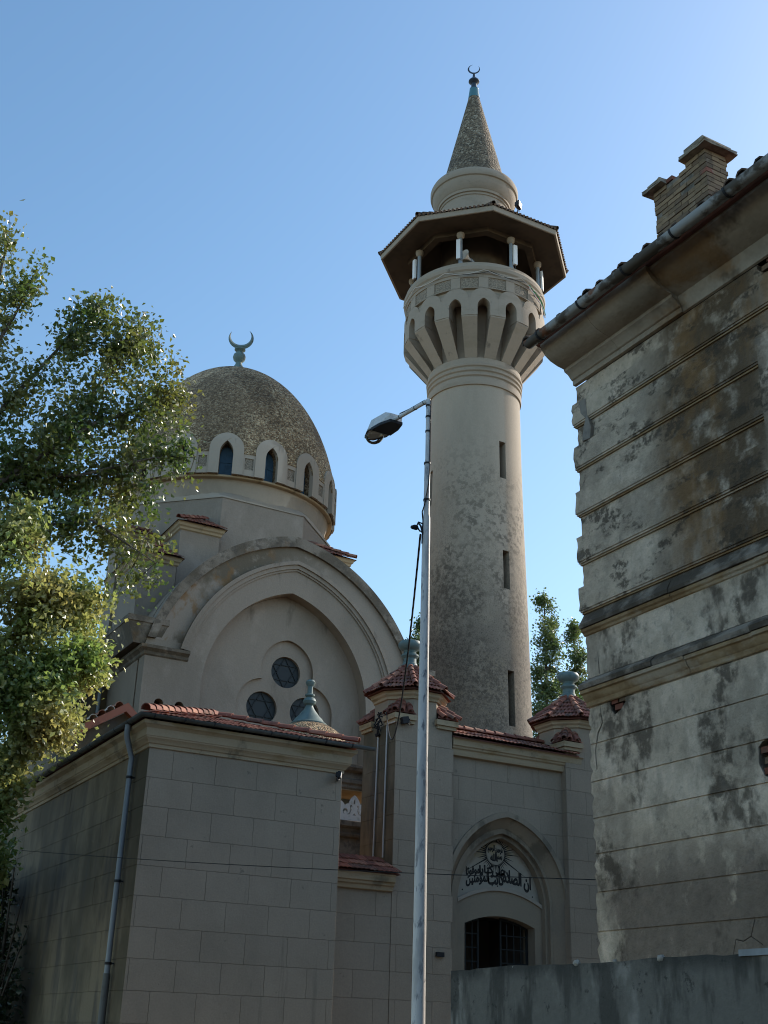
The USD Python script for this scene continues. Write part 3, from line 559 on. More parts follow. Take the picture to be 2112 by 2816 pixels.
def wrap(poly, rfun, w, ang, step=0.14):
    """plate of thickness w laid on the round of the dome; poly in (arc length, z); ang measured from -Y towards +X"""
    t = trimesh.creation.extrude_polygon(poly.segmentize(step), 1.0)
    v, fa = trimesh.remesh.subdivide_to_size(np.array(t.vertices), np.array(t.faces), step * 2.2, max_iter=8)
    v = np.array(v); R0 = 4.13
    r = np.array([rfun(z) for z in v[:, 1]]) - 0.12 + v[:, 2] * (w + 0.12)
    a = ang + v[:, 0] / R0
    return M().add(np.stack([DC[0] + r * np.sin(a), DC[1] - r * np.cos(a), v[:, 1]], 1), fa)
rf = lambda z: max(4.13, rad(z)) if z < 20.3 else rad(z)
rf2 = lambda z: 4.13
frame = pointed(0, 0.60, 20.42, 21.08, 19.47, 14).difference(op_w)
spand = sbox(-0.235 - 0.001, 19.47, 0.235, 20.30)
for k in range(-7, 9):
    a = k * PI / 8; vis = abs(k) <= 5
    fr = part(hall, 'dome_window', wrap(frame, lambda z: min(4.15, rad(z) + 0.02), 0.055, a), 'frame_white', smooth=30)
    c, s_ = math.cos(a), math.sin(a); ex, er = np.array([c, s_, 0]), np.array([s_, -c, 0]); o = np.array([DC[0], DC[1], 0])
    q = M()
    for sx in (-1, 1): q.obox(o + er * 3.78 + ex * sx * .118 + (0, 0, 20.0), ex, er, (0, 0, 1), .222, .04, 1.3)
    q.obox(o + er * 3.80 + (0, 0, 20.0), ex, er, (0, 0, 1), .03, .04, 1.4).obox(o + er * 3.80 + (0, 0, 20.05), ex, er, (0, 0, 1), .46, .04, .035)
    part(fr, 'shutter', q, 'blue_paint')
    b = a + PI / 16; sp = 4.13 * PI / 8 - 1.2
    pan = sbox(-sp / 2 - .012, 19.47, sp / 2 + .012, 20.32).difference(sbox(-.155, 19.70, .155, 20.14))
    part(hall, 'window_spandrel', wrap(pan, lambda z: 4.13, 0.045, b), 'frame_white', smooth=30)
    part(hall, 'carved_panel', wrap(sbox(-.155, 19.70, .155, 20.14), lambda z: 4.12, 0.02, b), 'carved', smooth=30)
def crescent(c, ex, r, th=0.03, gap=0.75, tilt=0.0, w=0.20):
    """horned crescent in the plane of ex and z, open to the top"""
    m = M(); k = 22; V = []; P = []; Rr = []
    for i in range(k + 1):
        a = PI / 2 + gap / 2 + (2 * PI - gap) * i / k + tilt; t = abs(i / k - .5) * 2
        P.append(np.asarray(c) + r * (math.cos(a) * np.asarray(ex) + math.sin(a) * np.array([0, 0, 1]))); Rr.append(w * r * (1 - t ** 1.5) + 0.004)
    for i in range(k + 1):
        d = unit(P[i] - np.asarray(c)); n = np.cross(ex, (0, 0, 1)); Q = P[i] - d * Rr[i] * 0.2
        V += [Q + d * Rr[i], Q + n * th * min(1, Rr[i] * 14), Q - d * Rr[i], Q - n * th * min(1, Rr[i] * 14)]
    f = [(4 * i + j, 4 * i + (j + 1) % 4, 4 * i + 4 + (j + 1) % 4, 4 * i + 4 + j) for i in range(k) for j in range(4)]
    return m.add(V, f)
zt = EZ + EH
fin = part(hall, 'finial', M().lathe([(.34, zt - .12), (.35, zt + .10), (.31, zt + .16), (.31, zt + .24), (.24, zt + .34), (.15, zt + .50), (.12, zt + .60), (.14, zt + .64), (.23, zt + .74), (.26, zt + .86), (.23, zt + .98), (.13, zt + 1.08), (.12, zt + 1.12), (.22, zt + 1.20), (.22, zt + 1.24), (.10, zt + 1.32), (.02, zt + 1.36)], DC, 28), 'copper', smooth=35)
eca = np.array([math.cos(0.42), -math.sin(0.42), 0])
part(fin, 'crescent', crescent((DC[0], DC[1], zt + 1.80), eca, 0.47, .07, 1.75, 0.12, .22), 'copper', smooth=60)

# ------------------------------------------------------------------ minaret
MC = np.array([24.21, 36.74]); VA = math.radians(33.38)
tv, rv = np.array([-math.sin(VA), -math.cos(VA)]), np.array([math.cos(VA), -math.sin(VA)])
def mdir(phi): return tv * math.cos(phi) + rv * math.sin(phi)
minaret = thing('minaret', 'tall round grey minaret with corbelled balcony and pointed pebbled spire', 'minaret', (MC[0], MC[1], 0))
ch = [(0, 0), (2.2, 0), (2.13, 12), (2.05, 16.5), (1.96, 20), (1.90, 23), (1.875, 25.76), (0, 25.76)]
sh = m3.Manifold.revolve(m3.CrossSection([np.array(ch)]), 96)
slits = [(math.radians(35.5), 21.7, 23.3), (math.radians(36.8), 17.1, 18.65), (math.radians(39), 11.9, 13.95), (math.radians(-64), 20.8, 22.35)]
for ph, z0, z1 in slits:
    d = mdir(ph); n = np.array([-d[1], d[0]])
    V = np.array([[*(d * r + n * s), z] for r in (1.35, 2.6) for s in (-.15, .15) for z in (z0, z1)])
    h = m3.Manifold.hull_points(V); sh = sh - h
mm = sh.to_mesh(); part(minaret, 'shaft', M().add(np.array(mm.vert_properties[:, :3]) + (MC[0], MC[1], 0), np.array(mm.tri_verts)), 'minaret', smooth=35)
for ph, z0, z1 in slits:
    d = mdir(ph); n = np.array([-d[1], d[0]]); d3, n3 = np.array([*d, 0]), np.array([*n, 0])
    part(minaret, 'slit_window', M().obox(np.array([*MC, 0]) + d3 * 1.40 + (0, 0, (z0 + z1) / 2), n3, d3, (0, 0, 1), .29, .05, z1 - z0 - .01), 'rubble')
part(minaret, 'ring_moulding', M().lathe([(1.86, 25.70), (1.93, 25.72), (1.945, 25.80), (1.945, 26.02), (1.90, 26.06), (1.90, 26.10), (1.96, 26.14), (1.97, 26.22), (1.92, 26.27), (1.92, 26.31), (1.98, 26.35), (1.99, 26.43), (1.94, 26.48), (1.94, 26.52), (2.0, 26.56), (2.01, 26.64), (1.95, 26.69), (1.95, 26.93), (1.8, 26.95)], MC, 96), 'minaret_trim', smooth=30)
part(minaret, 'corbel_core', M().lathe([(1.80, 26.6), (1.85, 26.95), (1.90, 27.6), (2.02, 28.6), (2.15, 29.3), (2.5, 29.3)], MC, 64), 'minaret_trim', smooth=40)
# sixteen corbel fins and the arcaded band above them
NC = 16; W0, RK = 0.318, 2.97
for k in range(NC):
    ph = math.radians(-3.7) + k * 2 * PI / NC; d = mdir(ph); n = np.array([-d[1], d[0]])
    V = []
    def P_(r, s, z): return (MC[0] + d[0] * r + n[0] * s, MC[1] + d[1] * r + n[1] * s, z)
    rb, wb, wt = 1.95, .245, W0
    rows = [(1.6, rb, wb, 26.93), (1.7, RK, wt, 28.24), (1.7, RK, wt, 29.32)]
    for ri, ro, w, z in rows: V += [P_(ri, -w * .45, z), P_(ri, w * .45, z), P_(ro, w, z), P_(ro, -w, z)]
    f = []
    for i in (0, 4):
        for j in range(4): f.append((i + j, i + (j + 1) % 4, i + 4 + (j + 1) % 4, i + 4 + j))
    f += [(3, 2, 1, 0), (8, 9, 10, 11)]
    part(minaret, 'corbel', M().add(V, f), 'minaret_trim')
def mwrap(poly, r0, r1, ph, step=.12):
    t = trimesh.creation.extrude_polygon(poly.segmentize(step), 1.0)
    v, fa = trimesh.remesh.subdivide_to_size(np.array(t.vertices), np.array(t.faces), step * 2.5, max_iter=8); v = np.array(v)
    r = r0 + v[:, 2] * (r1 - r0); a = ph + v[:, 0] / RK
    D = tv[None] * np.cos(a)[:, None] + rv[None] * np.sin(a)[:, None]
    return M().add(np.column_stack([MC[0] + D[:, 0] * r, MC[1] + D[:, 1] * r, v[:, 1]]), fa)
pit = RK * 2 * PI / NC
slot = pointed(0, .255, 28.74, 29.10, 27.5, 8)
for k in range(NC):
    ph = math.radians(-3.7) + (k + .5) * 2 * PI / NC
    hd = pointed(0, .54, 29.10, 29.56, 28.3, 12).union(sbox(-pit / 2 + .001, 28.3, pit / 2 - .001, 29.12)).difference(slot)
    hd = hd.intersection(sbox(-pit / 2 + .0005, 28.30, pit / 2 - .0005, 29.9))
    part(minaret, 'corbel_arch', mwrap(hd, 2.55, 2.995, ph), 'minaret_trim', smooth=30)
    part(minaret, 'parapet_panel', mwrap(sbox(-.36, 29.64, .36, 30.10), 2.80, 2.925, ph - PI / NC), 'carved', smooth=30)
part(minaret, 'parapet', M().lathe([(2.42, 29.1), (2.84, 29.1), (2.84, 29.575), (2.955, 29.60), (2.955, 29.63), (2.915, 29.64), (2.915, 30.12), (2.955, 30.13), (2.955, 30.26), (2.99, 30.28), (3.0, 30.36), (2.96, 30.40), (3.03, 30.47), (3.05, 30.62), (3.0, 30.70), (2.98, 30.83), (2.80, 30.84), (2.78, 29.6), (1.5, 29.55)], MC, 96), 'minaret_trim', smooth=30)
for k in range(NC):
    part(minaret, 'parapet_pilaster', mwrap(sbox(-.20, 29.64, .20, 30.12), 2.85, 2.953, math.radians(-3.7) + (k + .5) * 2 * PI / NC), 'minaret_trim', smooth=30)
# balcony columns, canopy
def colpos(k, r=2.78): a = k * PI / 4; return np.array([MC[0] + r * math.sin(a), MC[1] + r * math.cos(a)])
for k in range(8):
    c = colpos(k)
    cl = part(minaret, 'column', M().lathe([(.105, 30.8), (.105, 31.0), (.085, 31.03), (.08, 32.2), (.09, 32.22)], c, 14), 'zinc', smooth=40)
    part(cl, 'capital', M().lathe([(.09, 32.18), (.15, 32.26), (.17, 32.34), (.17, 32.42), (.10, 32.42)], c, 14), 'minaret_trim', smooth=40)
def octpts(r, z, rot=PI / 8): return [(MC[0] + r * math.sin(rot + k * PI / 4), MC[1] + r * math.cos(rot + k * PI / 4), z) for k in range(8)]
RC = 4.12
def octring(rows):
    V = []
    for r, z in rows: V += octpts(r, z)
    return M().add(V, [(8 * i + k, 8 * i + (k + 1) % 8, 8 * i + 8 + (k + 1) % 8, 8 * i + 8 + k) for i in range(len(rows) - 1) for k in range(8)])
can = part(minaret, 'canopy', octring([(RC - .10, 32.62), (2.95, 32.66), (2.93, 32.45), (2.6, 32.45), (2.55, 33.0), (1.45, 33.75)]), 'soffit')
part(can, 'fascia', octring([(RC - .10, 32.62), (RC - .02, 32.60), (RC, 32.62), (RC + .01, 32.84), (RC - .06, 32.85)]), 'minaret_trim')
part(can, 'roof', octring([(RC + .05, 32.86), (1.52, 34.6), (1.5, 34.55)]), 'old_tile')
edge = M()
for k in range(8):
    a, b = np.array(octpts(RC + .05, 32.86)[k]), np.array(octpts(RC + .05, 32.86)[(k + 1) % 8]); ap = np.array([MC[0], MC[1], 32.86]); n_ = 18
    for j in range(n_):
        p = a + (b - a) * (j + .5) / n_; ind = unit(((ap - (a + b) / 2) + (0, 0, 1.55))[:3]); ind = unit(np.array([*(unit((ap - (a + b) / 2)[:2])), .62]))
        edge.tube([p - ind * .03 + (0, 0, .02), p + ind * .5 + (0, 0, .02)], .055, 6)
part(can, 'roof_edge_tile', edge, 'old_tile', kind='stuff')
for k in range(8):
    a = np.array(octpts(RC + .06, 32.90)[k]); b = np.array(octpts(1.6, 34.6)[k]); ridge(can, a, b, r=.085, step=.5, mats=('old_tile', 'old_tile2'), name='hip_tile')
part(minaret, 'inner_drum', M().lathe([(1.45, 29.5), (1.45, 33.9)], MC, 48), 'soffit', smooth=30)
part(minaret, 'upper_drum', M().lathe([(1.52, 34.3), (1.52, 35.42), (1.56, 35.44), (1.56, 35.54), (1.62, 35.56), (1.63, 35.68), (1.68, 35.72), (1.80, 35.90), (1.86, 36.10), (1.87, 36.20), (1.93, 36.23), (1.965, 36.32), (1.965, 36.50), (1.92, 36.60), (1.80, 36.66), (1.45, 36.68)], MC, 72), 'minaret_trim', smooth=30)
part(minaret, 'spire', M().lathe([(1.50, 36.66), (1.24, 37.8), (.72, 40.1), (.24, 42.25), (.2, 42.3)], MC, 64), 'pebbles_spire', smooth=30)
mf = part(minaret, 'finial', M().lathe([(.265, 42.18), (.20, 42.72), (.205, 42.76), (.15, 42.78), (.13, 42.98), (.12, 43.08), (.17, 43.12), (.255, 43.2), (.25, 43.26), (.15, 43.38), (.08, 43.44), (.065, 43.55), (.05, 43.68), (.01, 43.69)], MC, 24), 'copper_dark', smooth=35)
part(mf, 'finial_cap', M().lathe([(.275, 42.16), (.21, 42.72), (.15, 42.77)], MC, 24), 'copper_blue', smooth=35)
part(mf, 'crescent', crescent((MC[0], MC[1], 44.0), np.array([rv[0], rv[1], 0]), .27, .04, 1.1, -0.35, .17), 'copper_dark', smooth=60)

# ------------------------------------------------------------------ porch with a little dome, behind the annex
PX0, PX1, PY0, PY1 = 12.7, 16.0, 28.5, 31.8
porch = thing('porch', 'small flat-roofed porch with white fretwork panel and pebbled cupola, between annex and gateway', 'porch', (PX0, PY0, 0))
part(porch, 'porch_base', M().box(PX0, PX1, PY0, PY1, 0, 6.40), 'coping')
part(porch, 'porch_base_moulding', M().sweep([(0, 6.36), (.06, 6.40), (.08, 6.46), (.05, 6.52), (.05, 6.60), (.14, 6.66), (.16, 6.78), (0, 6.82)], [(PX1, PY1), (PX1, PY0), (PX0, PY0), (PX0, PY1)]), 'coping', smooth=20)
part(porch, 'porch_sill', M().box(PX0, PX1, PY0, PY1, 6.402, 6.80), 'trim')
for x in (PX0, 14.35 - 1.3, PX1 - .3): part(porch, 'porch_post', M().box(x, x + .3, PY0 + .02, PY0 + .3, 6.802, 7.598), 'trim')
part(porch, 'porch_back_wall', M().box(PX0 + .3, PX1 - .3, PY0 + 1.2, PY0 + 1.3, 6.802, 7.598), 'blue_wall')
part(porch, 'porch_lintel', M().box(PX0, PX1, PY0, PY1, 7.60, 8.20), 'trim')
part(porch, 'porch_cornice', M().sweep([(0, 7.62), (.04, 7.66), (.05, 7.74), (.10, 7.78), (.12, 7.86), (.06, 7.90), (.06, 8.05), (.18, 8.10), (.24, 8.17), (.25, 8.24), (0, 8.30)], [(PX1, PY1), (PX1, PY0), (PX0, PY0), (PX0, PY1)]), 'coping', smooth=20)
# fretwork panel: repeating palmettes with pierced tear-drops
fp = Polygon()
for k in range(4):
    cx = 13.42 + k * .80
    tall = shapely.union_all([pointed(cx, .17, 7.2, 7.50, 6.8), Point(cx - .17, 7.15).buffer(.12), Point(cx + .17, 7.15).buffer(.12), sbox(cx - .4, 6.8, cx + .4, 6.98)])
    low = shapely.union_all([pointed(cx + .4, .13, 7.12, 7.32, 6.8), Point(cx + .27, 7.05).buffer(.09), Point(cx + .53, 7.05).buffer(.09)])
    holes = shapely.union_all([pointed(cx, .022, 7.33, 7.40, 7.27), Point(cx - .1, 7.21).buffer(.028), Point(cx + .1, 7.21).buffer(.028)] + [Polygon([(cx - .05, 6.97), (cx + .05, 6.97), (cx, 7.03)])] +
        [Point(cx + s * .27, 7.06).buffer(.075).difference(Point(cx + s * .27, 7.03).buffer(.045)) for s in (-1, 1)] + [shapely.LineString([(cx + s * .12, 7.18), (cx + s * .10, 7.1), (cx + s * .15, 7.0)]).buffer(.014) for s in (-1, 1)])
    fp = fp.union(tall).union(low).difference(holes)
fp = fp.intersection(sbox(PX0 + .3, 6.80, PX1 - .3, 7.6))
part(porch, 'fretwork_panel', M().ext(fp, PY0 + .06, PY0 + .10), 'tracery')
KC = (14.22, 30.0)
part(porch, 'cupola_drum', M().lathe([(1.16, 8.2), (1.16, 8.62), (1.22, 8.66)], KC, 40), 'trim', smooth=30)
part(porch, 'cupola', M().lathe([(1.2, 8.66)] + [(1.2 * math.cos(a), 8.66 + 0.98 * math.sin(a)) for a in np.linspace(.1, PI / 2 - .05, 12)], KC, 48), 'pebbles', smooth=35)
part(porch, 'cupola_finial', M().lathe([(.50, 9.420), (.52, 9.578), (.44, 9.634), (.38, 9.727), (.30, 9.801), (.24, 9.885), (.16, 9.987), (.11, 10.080), (.10, 10.117), (.16, 10.155), (.19, 10.229), (.16, 10.304), (.09, 10.350), (.14, 10.387), (.14, 10.424), (.08, 10.462), (.075, 10.657), (.12, 10.713), (.14, 10.787), (.10, 10.843), (.02, 10.862)], KC, 24), 'copper', smooth=35)

# ------------------------------------------------------------------ gateway with two turrets
GX, GY = 17.58, 25.2
gate = thing('gateway', 'ashlar gateway wall with pointed portal, calligraphy panel and tile-capped corner turrets', 'gateway', (GX, GY, 0))
P1 = pointed(GX, 1.86, 4.70, 6.90, 0, 20); P2 = pointed(GX, 1.74, 4.70, 6.76, 0, 20); P3 = pointed(GX, 1.50, 4.70, 6.52, 0, 20); P4 = pointed(GX + .03, 1.40, 4.70, 6.40, 0, 20); P5 = pointed(GX + .06, 1.30, 4.66, 6.30, 0, 20)
glev = [8.15, 7.62, 7.04, 6.46, 5.88, 5.30, 4.72, 4.14, 3.56, 2.98, 2.40, 1.82, 1.24, .66, 0.0]
ashlar(gate, 'y', GY, 15.85, 19.31, glev, 0.98, ('ashlar', 'ashlar2'), mask=P1.buffer(.004), shift=.2)
part(gate, 'wall_core', M().ext(sbox(14.4, 0, 20.8, 8.15).difference(P1), GY + .027, GY + 1.0), 'mortar')
part(gate, 'portal_hood', M().ext(P1.difference(P2), GY - .05, GY + .30), 'portal_stone', smooth=20)
part(gate, 'portal_splay', M().add(*(lambda a, b: (np.vstack([np.column_stack([a[:, 0], np.full(len(a), GY + .02), a[:, 1]]), np.column_stack([b[:, 0], np.full(len(b), GY + .26), b[:, 1]])]), [(i, i + 1, len(a) + i + 1, len(a) + i) for i in range(len(a) - 1)]))(np.array(P2.exterior.coords)[:-1], np.array(P3.exterior.coords)[:-1])), 'portal_stone', smooth=20)
part(gate, 'portal_inner_moulding', M().ext(P3.difference(P4), GY + .24, GY + .48), 'portal_stone', smooth=20)
part(gate, 'portal_inner_reveal', M().ext(P4.difference(P5), GY + .36, GY + .62), 'portal_stone', smooth=20)
def seg(x0, x1, zs, zm, n=16): return [(x0 + (x1 - x0) * t, zs + (zm - zs) * (1 - (2 * t - 1) ** 2)) for t in np.linspace(0, 1, n)]
lt = seg(16.42, 18.94, 4.74, 5.08); dh = seg(16.64, 18.72, 4.22, 4.44)
above = Polygon(lt + [(18.98, 8), (16.38, 8)]); doorway = Polygon(dh + [(18.72, 0), (16.64, 0)])
part(gate, 'tympanum', M().ext(P5.buffer(.05).intersection(above), GY + .575, GY + .68), 'panel_white')
part(gate, 'lintel', M().ext(P5.buffer(.05).difference(above).difference(doorway), GY + .50, GY + 1.0), 'portal_stone')
part(gate, 'lintel_moulding', M().ext(Polygon([(x, z + .045) for x, z in lt] + [(x, z - .045) for x, z in lt[::-1]]).intersection(P5.buffer(.04)), GY + .46, GY + .498), 'frame_white')
part(gate, 'door_recess', M().box(16.2, 18.95, 28.0, 28.1, 0, 4.6).box(16.2, 16.25, GY + 1.0, 28, 0, 4.6).box(18.9, 18.95, GY + 1.0, 28, 0, 4.6).box(16.2, 18.95, GY + 1.0, 28, 4.55, 4.6), 'dim_room')
part(gate, 'side_room_wall', M().box(16.30, 17.25, GY + 1.6, GY + 1.65, 0, 4.5), 'frame_white')
for x0, x1, z1 in ((16.66, 17.24, 4.36), (17.86, 18.70, 4.38)):
    q = M(); lf = Polygon(dh + [(18.72, 0), (16.64, 0)]).buffer(-.012).intersection(sbox(x0, .1, x1, 4.5))
    leaf = part(gate, 'gate_leaf', M().ext(lf.difference(lf.buffer(-.05)), GY + .78, GY + .82), 'iron')
    n_ = max(2, int(round((x1 - x0) / .21)))
    for i in range(1, n_):
        x = x0 + (x1 - x0) * i / n_; part(leaf, 'gate_bar', M().box(x - .014, x + .014, GY + .785, GY + .815, .12, 4.30), 'iron')
    z = 4.02
    while z > 1.4: part(leaf, 'gate_rail', M().box(x0 + .03, x1 - .03, GY + .788, GY + .812, z - .014, z + .014), 'iron'); z -= .32
# calligraphy, painted flat on the tympanum
AR = json.loads('''{"main":[[[976,167,982,176,992,173,998,160,1000,-19,997,-25,991,-27,983,-23,978,-6]],[[884,3,884,28,890,59,895,71,903,71,910,64,913,53,907,19,908,-3,921,-20,933,-24,942,-20,947,-12,951,6,951,26,942,61,942,74,950,86,958,83,962,76,971,41,973,-2,965,-41,954,-59,935,-65,919,-61,907,-51,891,-26]],[[916,110,917,127,925,137,935,132,941,115,940,98,932,89,922,93]],[[560,90,561,121,574,156,573,173,577,183,571,196,569,213,579,230,599,229,607,217,607,193,602,184,590,182,607,153,614,135,618,111,617,86,640,84,649,100,633,146,616,181,616,200,624,211,631,209,654,162,652,230,656,241,668,243,674,233,679,80,689,81,695,124,701,133,708,132,715,123,715,81,732,113,744,126,755,134,772,133,785,123,794,102,795,61,806,59,806,213,811,220,820,218,826,209,829,112,829,205,835,215,845,213,851,200,853,22,848,13,836,16,832,24,830,98,828,41,818,22,808,18,793,21,777,32,762,25,728,28,710,37,702,46,689,38,674,40,660,57,642,43,621,45,613,54,611,66,598,51,581,50,571,59,564,71],[742,69,752,65,766,68,774,77,774,85,770,93,762,94,749,82],[583,93,591,90,596,99,591,125,585,119,582,107]],[[495,45,493,190,499,200,512,196,515,181,517,46,519,41,545,42,549,47,546,67,519,118,518,141,527,158,550,181,569,195,576,191,580,178,579,162,545,129,561,96,569,73,571,40,567,22,557,7,543,0,516,1,501,13]],[[330,43,330,66,334,94,339,102,347,103,355,88,352,50,362,38,374,35,413,41,429,55,442,83,455,77,457,70,455,42,467,42,468,61,462,102,464,111,471,119,461,132,460,149,469,166,479,164,484,155,484,132,476,120,483,111,487,90,490,40,486,19,477,6,454,2,446,5,437,17,409,-1,363,-3,341,10,333,26]],[[373,116,374,133,383,145,404,144,411,129,410,112,401,100,380,101]],[[395,148,397,178,402,196,407,201,420,198,423,191,417,164,417,152,422,143,427,140,454,141,468,152,467,157,454,165,449,172,450,183,456,191,461,193,487,177,497,177,497,286,503,295,512,294,518,286,520,187,523,177,529,177,524,192,525,213,537,233,551,241,562,241,574,236,578,227,577,216,573,209,554,212,546,203,547,191,554,184,564,182,578,186,585,176,585,163,581,158,563,151,539,146,520,147,509,153,499,148,490,148,485,134,478,124,467,116,450,110,426,111,409,119,399,132]],[[198,-12,198,-1,202,7,220,20,208,26,202,43,203,69,214,95,207,105,207,136,213,153,221,160,229,161,236,155,236,137,240,131,241,117,239,111,229,101,235,99,242,88,247,54,251,60,266,104,275,114,282,115,290,107,303,62,312,62,312,177,316,183,324,184,328,178,331,106,331,176,336,185,343,185,347,180,350,92,350,45,347,39,341,35,333,42,331,96,330,53,326,43,320,35,303,30,294,34,288,29,280,28,264,39,257,28,244,23,236,4,224,-11,203,-21],[274,69,279,61,283,59,278,81,274,74],[221,66,220,52,229,52,226,71]],[[0,-26,0,-7,4,18,8,30,15,33,20,30,23,23,18,-5,19,-20,29,-28,39,-25,48,-16,53,2,49,49,56,59,62,61,65,57,70,28,73,22,83,24,86,28,91,61,95,69,103,70,109,63,106,31,120,33,129,75,122,83,121,96,129,111,137,111,142,100,141,87,137,79,142,76,144,69,142,38,150,39,162,82,167,92,174,97,180,98,190,92,196,78,199,61,198,40,196,31,188,18,175,13,162,18,153,9,143,7,131,12,126,5,111,0,113,-17,105,-31,87,-34,82,-24,84,-6,69,-8,64,-26,57,-40,48,-51,40,-55,23,-59,10,-52,4,-43],[172,47,177,43,181,46,181,55,178,66,175,62],[96,4,95,0,98,1]],[[25,67,26,81,33,91,40,91,46,81,45,68,38,58,30,57]],[[276,172,273,272,280,279,294,278,297,269,299,183,301,180,314,181,320,190,324,207,329,216,322,218,315,227,316,238,322,245,349,247,360,260,386,277,407,288,415,285,420,277,419,267,380,243,399,223,407,209,409,188,405,176,394,166,378,160,346,158,331,163,316,156,298,154,287,157,280,163],[344,217,350,211,347,185,377,186,385,190,385,196,379,207,360,227]],[[202,169,200,262,207,269,221,269,225,260,226,193,229,171,244,175,243,190,237,206,239,216,247,223,255,224,260,221,268,197,269,176,266,164,256,153,262,148,263,137,256,126,242,124,235,133,237,146,216,146,207,153]],[[45,85,45,95,48,102,64,114,54,118,48,133,49,156,58,178,65,184,77,184,85,168,88,146,96,149,89,161,88,180,93,202,101,215,95,222,95,233,101,245,115,248,120,242,120,227,115,218,120,213,126,199,128,174,137,196,144,202,153,202,162,192,168,163,178,201,186,212,194,215,204,206,210,188,210,163,203,146,190,140,179,145,174,139,164,136,153,112,137,98,128,95,124,103,124,113,127,120,143,131,133,136,128,144,126,156,117,134,104,124,85,119,78,101,68,88,49,77],[187,170,191,167,195,169,192,187,190,183],[144,172,143,159,151,160,148,176],[104,175,112,176,108,193,104,186],[65,154,63,142,72,143,69,159]],[[1,127,0,222,4,230,13,230,15,221,18,129,29,134,25,172,28,180,36,186,24,184,20,193,21,204,26,213,40,217,46,211,46,196,43,189,37,185,40,180,45,151,44,129,40,116,29,105,16,102,6,107]]],"med":[[[20,-49,20,-37,22,-29,27,-20,32,-16,34,-16,37,-18,41,-37,44,-37,46,-26,47,-23,50,-23,52,-25,51,-37,53,-37,54,-25,57,-22,59,-22,60,-24,60,-37,61,-37,61,-23,62,-20,63,-18,67,-18,68,-20,69,-37,73,-37,73,-33,72,-23,72,-19,74,-15,76,-15,78,-17,80,-29,80,-41,77,-48,79,-52,79,-56,76,-61,73,-60,72,-58,71,-50,66,-48,62,-50,59,-50,56,-48,54,-50,50,-50,47,-48,45,-50,40,-50,38,-48,36,-50,33,-50,29,-47,27,-44,27,-49,29,-71,28,-74,24,-75,22,-71],[31,-31,31,-33,33,-36,32,-30]],[[-60,-50,-59,-41,-56,-33,-49,-27,-44,-25,-41,-18,-37,-16,-33,-18,-31,-22,-29,-53,-29,-55,-24,-55,-24,-5,-21,0,-16,0,-12,-5,-10,-54,-6,-55,-6,-3,-3,0,2,0,6,-5,10,0,15,0,18,-3,20,-65,17,-69,13,-69,9,-67,7,-60,2,-67,-4,-70,-11,-70,-17,-67,-23,-70,-33,-69,-40,-63,-46,-63,-53,-60,-58,-55],[-47,-46,-42,-48,-43,-41,-45,-43]],[[55,1,55,6,56,9,61,14,63,22,63,28,61,36,62,43,64,46,67,45,69,35,71,27,71,26,73,26,73,70,75,73,77,73,79,70,81,73,84,72,86,68,86,14,84,11,83,11,81,12,79,16,78,14,75,11,69,11,66,2,60,-5,57,-4]],[[-4,13,-3,25,-2,32,-1,35,2,35,5,30,5,27,3,18,4,13,6,10,9,10,12,15,13,18,11,37,13,41,14,42,17,41,18,37,20,26,21,26,26,42,28,46,30,48,33,47,36,43,40,26,43,26,47,28,46,29,41,29,39,32,39,41,41,44,43,45,47,45,50,43,56,36,58,35,60,31,60,25,59,22,56,20,49,13,43,10,39,10,36,12,34,10,32,10,27,15,24,11,19,11,18,5,15,0,10,-5,4,-4,1,-2,-2,4]],[[4,46,5,53,7,57,10,56,12,50,12,46,11,42,9,40,6,41]],[[-39,14,-39,19,-38,21,-33,26,-30,33,-30,38,-33,45,-32,52,-30,54,-27,54,-24,45,-22,37,-22,36,-20,36,-20,75,-18,78,-15,78,-13,76,-11,78,-8,78,-6,74,-6,26,-8,24,-10,23,-12,24,-13,28,-14,26,-17,23,-24,23,-27,16,-34,9,-37,10]],[[-88,24,-88,35,-85,44,-81,52,-76,56,-73,55,-70,52,-67,36,-64,37,-63,47,-62,50,-58,51,-56,49,-55,52,-52,53,-47,53,-44,52,-38,45,-36,45,-34,41,-34,36,-36,32,-38,32,-47,24,-54,23,-54,18,-55,15,-57,12,-63,12,-64,13,-66,18,-66,23,-70,24,-72,23,-75,23,-78,24,-80,27,-78,5,-79,1,-81,0,-83,0,-85,3],[-55,41,-56,36,-51,36,-47,39,-48,40,-54,39]]]}''')
def ink(rings, ox, oz, sx, sz, sk=0.0):
    m = M()
    for p in rings:
        q = [np.array(r, float).reshape(-1, 2) for r in p]
        pg = Polygon(q[0] * (sx, sz) + (ox, oz), [h * (sx, sz) + (ox, oz) for h in q[1:] if len(h) > 2]).buffer(0)
        m.ext(pg, GY + .569, GY + .573)
    return m
inscr = part(gate, 'inscription', ink(AR['main'], 16.72, 5.18, .00196, .00165), 'ink')
MCX, MCZ = 17.60, 5.94
part(gate, 'medallion', ink(AR['med'], MCX, MCZ, .0026, .0027), 'ink')
part(gate, 'medallion_ring', M().ext(Point(MCX, MCZ).buffer(.262, 24).difference(Point(MCX, MCZ).buffer(.245, 24)), GY + .567, GY + .573), 'frame_white')
rays = M()
